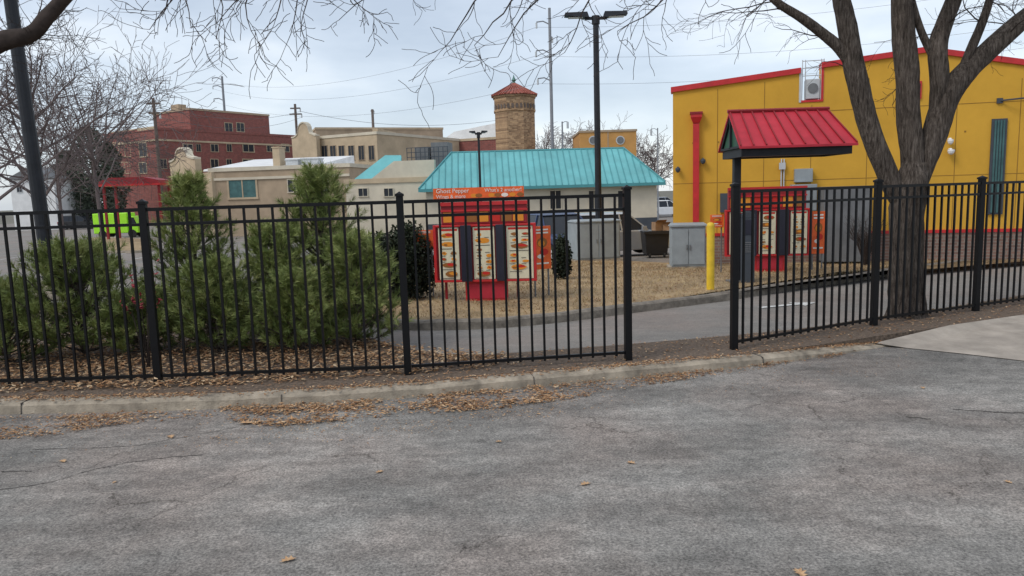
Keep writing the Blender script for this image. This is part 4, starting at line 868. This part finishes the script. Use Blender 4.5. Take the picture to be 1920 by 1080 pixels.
# ------------------------------------------------------------------ cabinets, bollard, bin
def cabinet(x0, x1, ytop, Yb, dep, label, ang):
    a = P(x0, 470, Yb); b = Vector((P(x1, 470, Yb).x, Yb+ang, 0)); fr = Fr(a, b); zb = H(a.y)-.03; zt = P((x0+x1)/2, ytop, a.y).z; o = fr.P(fr.L/2, -dep/2, 0)
    root = thing('utility_cabinet', label, 'utility box', (o.x, o.y, H(o.y))); L = fr.L
    mb = MB(); fr.box(mb, 0, L, -dep, 0, zb+.08, zt-.06); mb.build('housing', M['cabgrey'], root, bev=.015)
    mb = MB(); mb.hexa([fr.P(-.03, .04, zt-.058), fr.P(L+.03, .04, zt-.058), fr.P(L+.03, -dep-.03, zt-.058), fr.P(-.03, -dep-.03, zt-.058), fr.P(-.03, .04, zt-.02), fr.P(L+.03, .04, zt-.02), fr.P(L+.0, -dep*.6, zt+.02), fr.P(0, -dep*.6, zt+.02)]); mb.build('lid', M['cabgrey'], root)
    mb = MB(); fr.box(mb, -.06, L+.06, -dep-.06, .06, zb-.1, zb+.078); mb.build('pad', M['concrete'], root)
    for k in range(2):
        mb = MB(); fr.box(mb, L*(.03+.48*k), L*(.49+.48*k), .002, .02, zb+.13, zt-.12); d = mb.build('door', M['cabgrey'], root, bev=.004)
        mb = MB(); fr.box(mb, L*(.45 if k == 0 else .54)-.012, L*(.45 if k == 0 else .54)+.012, .022, .05, (zb+zt)/2-.06, (zb+zt)/2+.06); mb.build('handle', M['midgrey'], d)
cabinet(1082, 1166, 413, G(1120, 490).y, 1.0, 'wide pale grey utility cabinet left of the light pole base', .3)
cabinet(1259, 1321, 420, 17.7, .6, 'grey utility cabinet immediately left of the yellow bollard', -.1)
o = G(1332, 544); zt = P(1332, 417, o.y).z; root = thing('bollard', 'yellow painted round bollard at the kerb', 'bollard', (o.x, o.y, 0)); r = 7.3/FPX*o.y
mb = MB(); mb.tube([(o.x, o.y, -.02), (o.x, o.y, zt-.05)], r, 18); mb.build('post', M['bollard'], root); mb = MB(); mb.tube([(o.x, o.y, zt-.05), (o.x, o.y, zt-.02), (o.x, o.y, zt)], [r, r*.85, r*.3], 18); mb.build('domed_cap', M['bollard'], root)
o = G(1232, 478); zt = P(1232, 434, o.y).z; z0 = H(o.y); root = thing('rubbish_bin', 'black wheeled rubbish bin between the two grey cabinets', 'bin', (o.x, o.y, z0)); w = 23/FPX*o.y
mb = MB(); mb.hexa([(o.x-w*.85, o.y, z0+.0), (o.x+w*.85, o.y, z0+.0), (o.x+w*.85, o.y+.8, z0+.0), (o.x-w*.85, o.y+.8, z0+.0), (o.x-w, o.y-.08, zt), (o.x+w, o.y-.08, zt), (o.x+w, o.y+.9, zt), (o.x-w, o.y+.9, zt)]); mb.build('body', M['binblack'], root, bev=.02)
mb = MB(); mb.box(o.x-w-.04, o.x+w+.04, o.y-.13, o.y-.083, zt-.08, zt+.02); mb.build('rim', M['binblack'], root)
for s in (-1, 1):
    mb = MB(); mb.tube([(o.x+s*w*.6-.03, o.y-.0, z0-.02), (o.x+s*w*.6+.03, o.y-.0, z0-.02)], .08, 10); mb.build('wheel', M['rubber'], root)
for (px, py, s, rz, lb) in ((1240, 424, .4, .3, 'open brown cardboard box sticking out of the black bin'), (1251, 428, .3, -.4, 'smaller cardboard box leaning at the right of the black bin')):
    c = P(px, py, o.y+.4); f_ = Fr((c.x-s/2, c.y), (c.x-s/2+math.cos(rz), c.y+math.sin(rz))); mb = MB(); z0 = zt+.004; z1 = zt+s*.75; b0 = thing('cardboard_box', lb, 'box', (c.x, c.y, z0))
    f_.box(mb, 0, s, -.3, -.29, z0, z1); f_.box(mb, 0, s, -.01, 0, z0, z1); f_.box(mb, 0, .01, -.289, -.011, z0, z1); f_.box(mb, s-.01, s, -.289, -.011, z0, z1); f_.box(mb, .011, s-.011, -.289, -.011, z0, z0+.01); mb.build('carton', M['cardboard'], b0)
    mb = MB(); mb.hexa([f_.P(0, 0, z1), f_.P(s, 0, z1), f_.P(s, .008, z1), f_.P(0, .008, z1), f_.P(.02, .12, z1+.08), f_.P(s-.02, .12, z1+.08), f_.P(s-.02, .128, z1+.08), f_.P(.02, .128, z1+.08)]); mb.build('flap', M['cardboard'], b0)

# ------------------------------------------------------------------ lamps and poles
o = P(98, 545, 15.2); root = thing('lamp_pole', 'thick dark lamp pole rising out of the top left of the view', 'lamp post', (o.x, 15.2, H(15.2)))
tpz = 8.5; mb = MB(); mb.tube([(o.x, 15.2, -.05), (o.x-.28, 15.2, tpz)], [.145, .11], 14); mb.build('pole', M['pole'], root)
mb = MB(); mb.box(o.x-.25, o.x+.25, 14.95, 15.45, -.1, .3); mb.build('base', M['concrete'], root, bev=.03)
for s in (-1, 1):
    x_ = o.x-.28; mb = MB(); mb.hexa([(x_+s*.15, 15.1, tpz-.1), (x_+s*.85, 15.0, tpz+.02), (x_+s*.85, 15.4, tpz+.02), (x_+s*.15, 15.3, tpz-.1), (x_+s*.15, 15.1, tpz+.05), (x_+s*.85, 15.0, tpz+.14), (x_+s*.85, 15.4, tpz+.14), (x_+s*.15, 15.3, tpz+.05)]); mb.build('lamp_head', M['pole'], root)
def lamp(px, topy, Y, r, hw, label, lean=0):
    t = P(px, topy, Y); z0 = H(Y); root = thing('street_lamp', label, 'lamp post', (t.x, Y, z0)); mb = MB(); mb.tube([(t.x+lean, Y, z0-.02), (t.x, Y, t.z)], [r*1.1, r*.9], 12); mb.build('pole', M['pole'], root)
    mb = MB(); mb.box(t.x+lean-.25, t.x+lean+.25, Y-.25, Y+.25, z0-.05, z0+.5); mb.build('base', M['concrete'], root, bev=.03)
    mb = MB(); mb.box(t.x-hw*.35, t.x+hw*.35, Y-.05, Y+.05, t.z-.06, t.z+.02); mb.tube([(t.x, Y, t.z-.2), (t.x, Y, t.z+.05)], r*1.3, 10); mb.build('bracket', M['pole'], root)
    for s in (-1, 1):
        x0, x1 = t.x+s*hw*.22, t.x+s*hw; zz_ = .11 if hw > .6 else .06; mb = MB()
        mb.hexa([(x0, Y-.17, t.z-.02), (x1, Y-.17, t.z+.06), (x1, Y+.17, t.z+.06), (x0, Y+.17, t.z-.02), (x0+s*.06, Y-.14, t.z+zz_+.05), (x1-s*.02, Y-.14, t.z+zz_+.04), (x1-s*.02, Y+.14, t.z+zz_+.04), (x0+s*.06, Y+.14, t.z+zz_+.05)]); hd = mb.build('lamp_head', M['pole'], root)
        mb = MB(); mb.box(min(x0, x1)+.12, max(x0, x1)-.1, Y-.11, Y+.11, t.z-.0, t.z+.012); mb.build('lens', M['lens'], hd)
lamp(1117, 33, 24, .10, .98, 'tall twin headed lamp post in front of the teal roof')
lamp(897, 250, 34, .06, .42, 'small lamp post in front of the left half of the teal roof')
def upole(px, topy, Y, r, label, arms, m='wood'):
    t = P(px, topy, Y); root = thing('utility_pole', label, 'utility pole', (t.x, Y, H(Y))); mb = MB(); mb.tube([(t.x, Y, H(Y)-.1), (t.x, Y, t.z)], [r*1.4, r], 8); mb.build('pole', M[m], root); ends = []
    for (dx, py, kind) in arms:
        z = P(px, py, Y).z; s = dx/FPX*Y; mb = MB()
        if kind == 'x': mb.box(t.x-abs(s), t.x+abs(s), Y-.12, Y+.12, z-.08, z+.08)
        else: mb.tube([(t.x, Y, z-.15*abs(s)), (t.x+s*.5, Y, z+.1*abs(s)), (t.x+s, Y, z+.05*abs(s))], r*.45, 5)
        a = mb.build('cross_arm', M[m], root); ends.append(Vector((t.x+s, Y, z-.4)))
        mb = MB(); mb.tube([(t.x+s, Y, z), (t.x+s, Y, z-.5)], .09, 6); mb.build('insulator', M['lightgrey'], a)
    return ends
E1 = upole(1030, 15, 72, .13, 'tall galvanised transmission pole right of the brick tower', [(-24, 42, 'c'), (-26, 96, 'c'), (-24, 148, 'c'), (4, 70, 'c')], 'galv')
E2 = upole(416, 143, 150, .22, 'distant transmission pole above the red brick building', [(-18, 147, 'c'), (-18, 162, 'c'), (-18, 186, 'c')], 'galv')
E3 = upole(287, 184, 68, .14, 'wooden utility pole in front of the red brick building', [(12, 194, 'x'), (10, 212, 'x')])
E4 = upole(553, 195, 100, .16, 'wooden utility pole between the red and tan buildings', [(9, 203, 'x'), (11, 214, 'x')])
upole(698, 205, 120, .2, 'thin pole above the long tan building', [(3, 208, 'x')])
upole(1233, 240, 62, .05, 'thin pale pole left of the ochre building', [(-12, 242, 'c')], 'galv'); upole(1054, 228, 60, .06, 'short curved lamp pole right of the transmission pole', [(10, 229, 'c')], 'galv')
def wire(a, b, sag, r, label, group='power lines across the sky'):
    mb = MB(); pts = []
    for k in range(25):
        t = k/24; p = a.lerp(b, t); p.z -= sag*4*t*(1-t); pts.append(p-a)
    mb.tube(pts, r, 3, cap=False); o = mb.build('power_line', M['midgrey']); o.location = a; tag(o, label, 'power line', group)
WL = 'thin power line strung between the two transmission poles'
for k in range(3): wire(E2[k], E1[k], 3.0, .018, WL, 'power lines between the transmission poles')
for k, (x, y) in enumerate(((2100, -60), (2100, 20), (2100, 60))): wire(E1[k], P(x, y, 60), 1.2, .013, 'thin power line running right from the transmission pole', 'power lines right of the transmission pole')
wire(E3[0], E4[0], 1.0, .02, 'thin power line between the two wooden utility poles', 'power lines between wooden poles'); wire(E3[1], E4[1], 1.2, .02, 'thin power line between the two wooden utility poles', 'power lines between wooden poles')
wire(E4[0], P(935, 225, 100), 1.2, .025, 'thin power line from the wooden pole towards the brick tower', None)

# ------------------------------------------------------------------ vehicles
def car(loc, rz, label, paint, suv=True, s=1.0, group=None):
    root = thing('parked_car', label, 'car', loc, rz, group); h = 1.66 if suv else 1.44; bl = 1.0 if suv else .88
    prof = [(-2.2, .35), (-2.26, .7), (-2.18, bl), (-1.9, bl+.02), (.95, bl), (2.0, bl-.16), (2.22, bl-.32), (2.27, .55), (2.2, .3), (1.8, .26), (1.72, .5), (1.5, .68), (1.25, .68), (1.05, .5), (.98, .26), (-.98, .26), (-1.05, .5), (-1.25, .68), (-1.5, .68), (-1.72, .5), (-1.8, .26)]
    mb = MB(); lo = [(x, -.88, z) for x, z in prof]; hi = [(x, .88, z) for x, z in prof]; mb.prism(lo[::-1], hi[::-1]); mb.build('body', M[paint], root, True, bev=.05)
    g0 = [(-2.1, bl+.005), (1.0, bl-.01), (.25, h-.07), (-1.75 if suv else -1.1, h-.07)]
    mb = MB(); i = [(x, -.84, z) for x, z in g0[:2]]+[(x, .84, z) for x, z in g0[:2]][::-1]; j = [(g0[3][0], -.66, g0[3][1]), (g0[2][0], -.66, g0[2][1]), (g0[2][0], .66, g0[2][1]), (g0[3][0], .66, g0[3][1])]; mb.hexa(i+j); mb.build('windows', M['glass'], root, True)
    mb = MB(); mb.hexa([(g0[3][0]-.05, -.69, h-.068), (g0[2][0]+.08, -.69, h-.068), (g0[2][0]+.08, .69, h-.068), (g0[3][0]-.05, .69, h-.068), (g0[3][0]+.1, -.6, h), (g0[2][0]-.15, -.6, h), (g0[2][0]-.15, .6, h), (g0[3][0]+.1, .6, h)]); mb.build('roof', M[paint], root, True, bev=.02)
    for sd in (-1, 1):
        for (xb, xt) in ((-2.08, g0[3][0]), (-1.0, -.95), (-.05, -.1), (.98, .27)): mb = MB(); mb.tube([(xb, sd*.85, bl), (xt, sd*.675, h-.06)], .035, 4); mb.build('pillar', M[paint], root, True)
    for x in (-1.38, 1.38):
        for sd in (-1, 1):
            mb = MB(); mb.tube([(x, sd*.68, .34), (x, sd*.9, .34)], .34, 18); w_ = mb.build('wheel', M['rubber'], root, True); mb = MB(); mb.tube([(x, sd*.9, .34), (x, sd*.915, .34)], .21, 12); mb.build('rim', M['lightgrey'], w_, True)
    for sd in (-1, 1):
        mb = MB(); mb.box(2.14, 2.26, sd*.62-.18, sd*.62+.18, bl-.36, bl-.22); mb.build('headlight', M['lens'], root, True); mb = MB(); mb.box(-2.28, -2.16, sd*.72-.12, sd*.72+.12, bl-.25, bl-.05); mb.build('tail_light', M['tail'], root, True)
        mb = MB(); mb.box(.7, .85, sd*.98-.07, sd*.98+.07, bl, bl+.14); mb.build('side_mirror', M[paint], root, True)
    mb = MB(); mb.box(-2.3, -2.2, -.75, .75, .36, .52); mb.build('bumper', M['slate'], root, True); mb = MB(); mb.box(2.2, 2.3, -.7, .7, .36, .5); mb.build('bumper', M['slate'], root, True)
    root.scale = (s, s, s); return root
o = P(1152, 440, 28); car((o.x, 28, H(28)-.1), .25, 'silver parked car behind the wide grey utility cabinet', 'silver')
o = P(1046, 440, 25); car((o.x, 25.5, H(25.5)-.1), -1.2, 'dark blue parked car left of the wide grey utility cabinet', 'navy', True)
o = G(1247, 405); car((o.x, o.y, -1.0), .2, 'white parked car seen in the gap left of the ochre building', 'carwhite')
o = G(1250, 392); car((o.x+.5, o.y+4, -1.0), .1, 'silver parked car farthest away in the gap left of the ochre building', 'silver')
for k, (px, py, pt, lb) in enumerate(((8, 412, 'silver', 'silver parked car nearest the left edge, far across the lot'), (52, 411, 'carblack', 'black parked car second from the left edge, far across the lot'), (112, 411, 'carwhite', 'white parked car far across the lot before the pale house'), (152, 428, 'carblack', 'black parked car left of the lime green van'), (505, 408, 'carwhite', 'white parked car in front of the tan workshop'))):
    o = G(px, py); car((o.x, min(o.y, 86), -1.0) if k < 3 else (o.x, o.y, -1.0), U(-.2, .2), lb, pt, k != 2)
o = P(225, 400, 64); root = thing('box_van', 'bright lime green box van parked in the lot at the left', 'van', (o.x, 64, -1.0), .1)
mb = MB(); mb.box(-1.9, .9, -.9, .9, .4, 2.1); mb.build('cargo_box', M['lime'], root, True, bev=.06); mb = MB(); mb.prism([(.92, -.85, .4), (1.7, -.85, .4), (1.7, -.85, 1.2), (1.4, -.85, 1.8), (.92, -.85, 1.8)][::-1], [(.92, .85, .4), (1.7, .85, .4), (1.7, .85, 1.2), (1.4, .85, 1.8), (.92, .85, 1.8)][::-1]); mb.build('cab', M['lime'], root, True, bev=.04)
mb = MB(); mb.hexa([(1.05, -.87, 1.2), (1.6, -.87, 1.2), (1.6, .87, 1.2), (1.05, .87, 1.2), (1.05, -.87, 1.7), (1.4, -.87, 1.7), (1.4, .87, 1.7), (1.05, .87, 1.7)]); mb.build('windows', M['glass'], root, True)
for x in (-1.2, 1.2):
    for s in (-1, 1): mb = MB(); mb.tube([(x, s*.7, .34), (x, s*.92, .34)], .34, 14); mb.build('wheel', M['rubber'], root, True)

# ------------------------------------------------------------------ world, sun, camera
sc = bpy.context.scene; w = bpy.data.worlds.new('World'); sc.world = w; w.use_nodes = True; n = w.node_tree; n.nodes.clear()
out = n.nodes.new('ShaderNodeOutputWorld'); sky = n.nodes.new('ShaderNodeTexSky'); sky.sky_type = 'NISHITA'; sky.sun_disc = False
b1 = n.nodes.new('ShaderNodeBackground'); b1.inputs[1].default_value = .05; n.links.new(sky.outputs[0], b1.inputs[0])
tc_ = n.nodes.new('ShaderNodeTexCoord'); mp = n.nodes.new('ShaderNodeMapping'); mp.inputs['Scale'].default_value = (1.0, 1.0, 3.2); mp.inputs['Location'].default_value = (.4, .2, .1); n.links.new(tc_.outputs['Generated'], mp.inputs[0])
ns_ = n.nodes.new('ShaderNodeTexNoise'); ns_.inputs['Scale'].default_value = 2.4; ns_.inputs['Detail'].default_value = 6; ns_.inputs['Roughness'].default_value = .52; n.links.new(mp.outputs[0], ns_.inputs['Vector'])
rp = ramp(n, [(0.36, (.44, .49, .56)), (.5, (.57, .62, .685)), (.62, (.74, .77, .80))]); n.links.new(ns_.outputs['Fac'], rp.inputs['Fac'])
b2 = n.nodes.new('ShaderNodeBackground'); b2.inputs[1].default_value = 1.0; n.links.new(rp.outputs[0], b2.inputs[0]); ad = n.nodes.new('ShaderNodeAddShader'); n.links.new(b1.outputs[0], ad.inputs[0]); n.links.new(b2.outputs[0], ad.inputs[1]); n.links.new(ad.outputs[0], out.inputs[0])
sl = bpy.data.lights.new('sun', 'SUN'); sl.energy = 1.5; sl.angle = math.radians(20); sl.color = (1, .94, .86); so = bpy.data.objects.new('sun', sl); col.objects.link(so)
sd = Vector((-.55, -.35, .75)).normalized(); so.rotation_euler = sd.to_track_quat('Z', 'Y').to_euler(); sky.sun_rotation = math.atan2(sd.x, sd.y); sky.sun_elevation = math.asin(sd.z)
cd = bpy.data.cameras.new('camera'); cd.sensor_width = 36; cd.lens = FPX*36/1920; cd.clip_end = 2000; cd.clip_start = .05; co = bpy.data.objects.new('camera', cd); col.objects.link(co)
co.matrix_world = Matrix(((rt.x, up.x, -fwd.x, 0), (rt.y, up.y, -fwd.y, 0), (rt.z, up.z, -fwd.z, EYE), (0, 0, 0, 1))); sc.camera = co
sc.view_settings.view_transform = 'Standard'; sc.view_settings.look = 'None'; sc.view_settings.exposure = 0
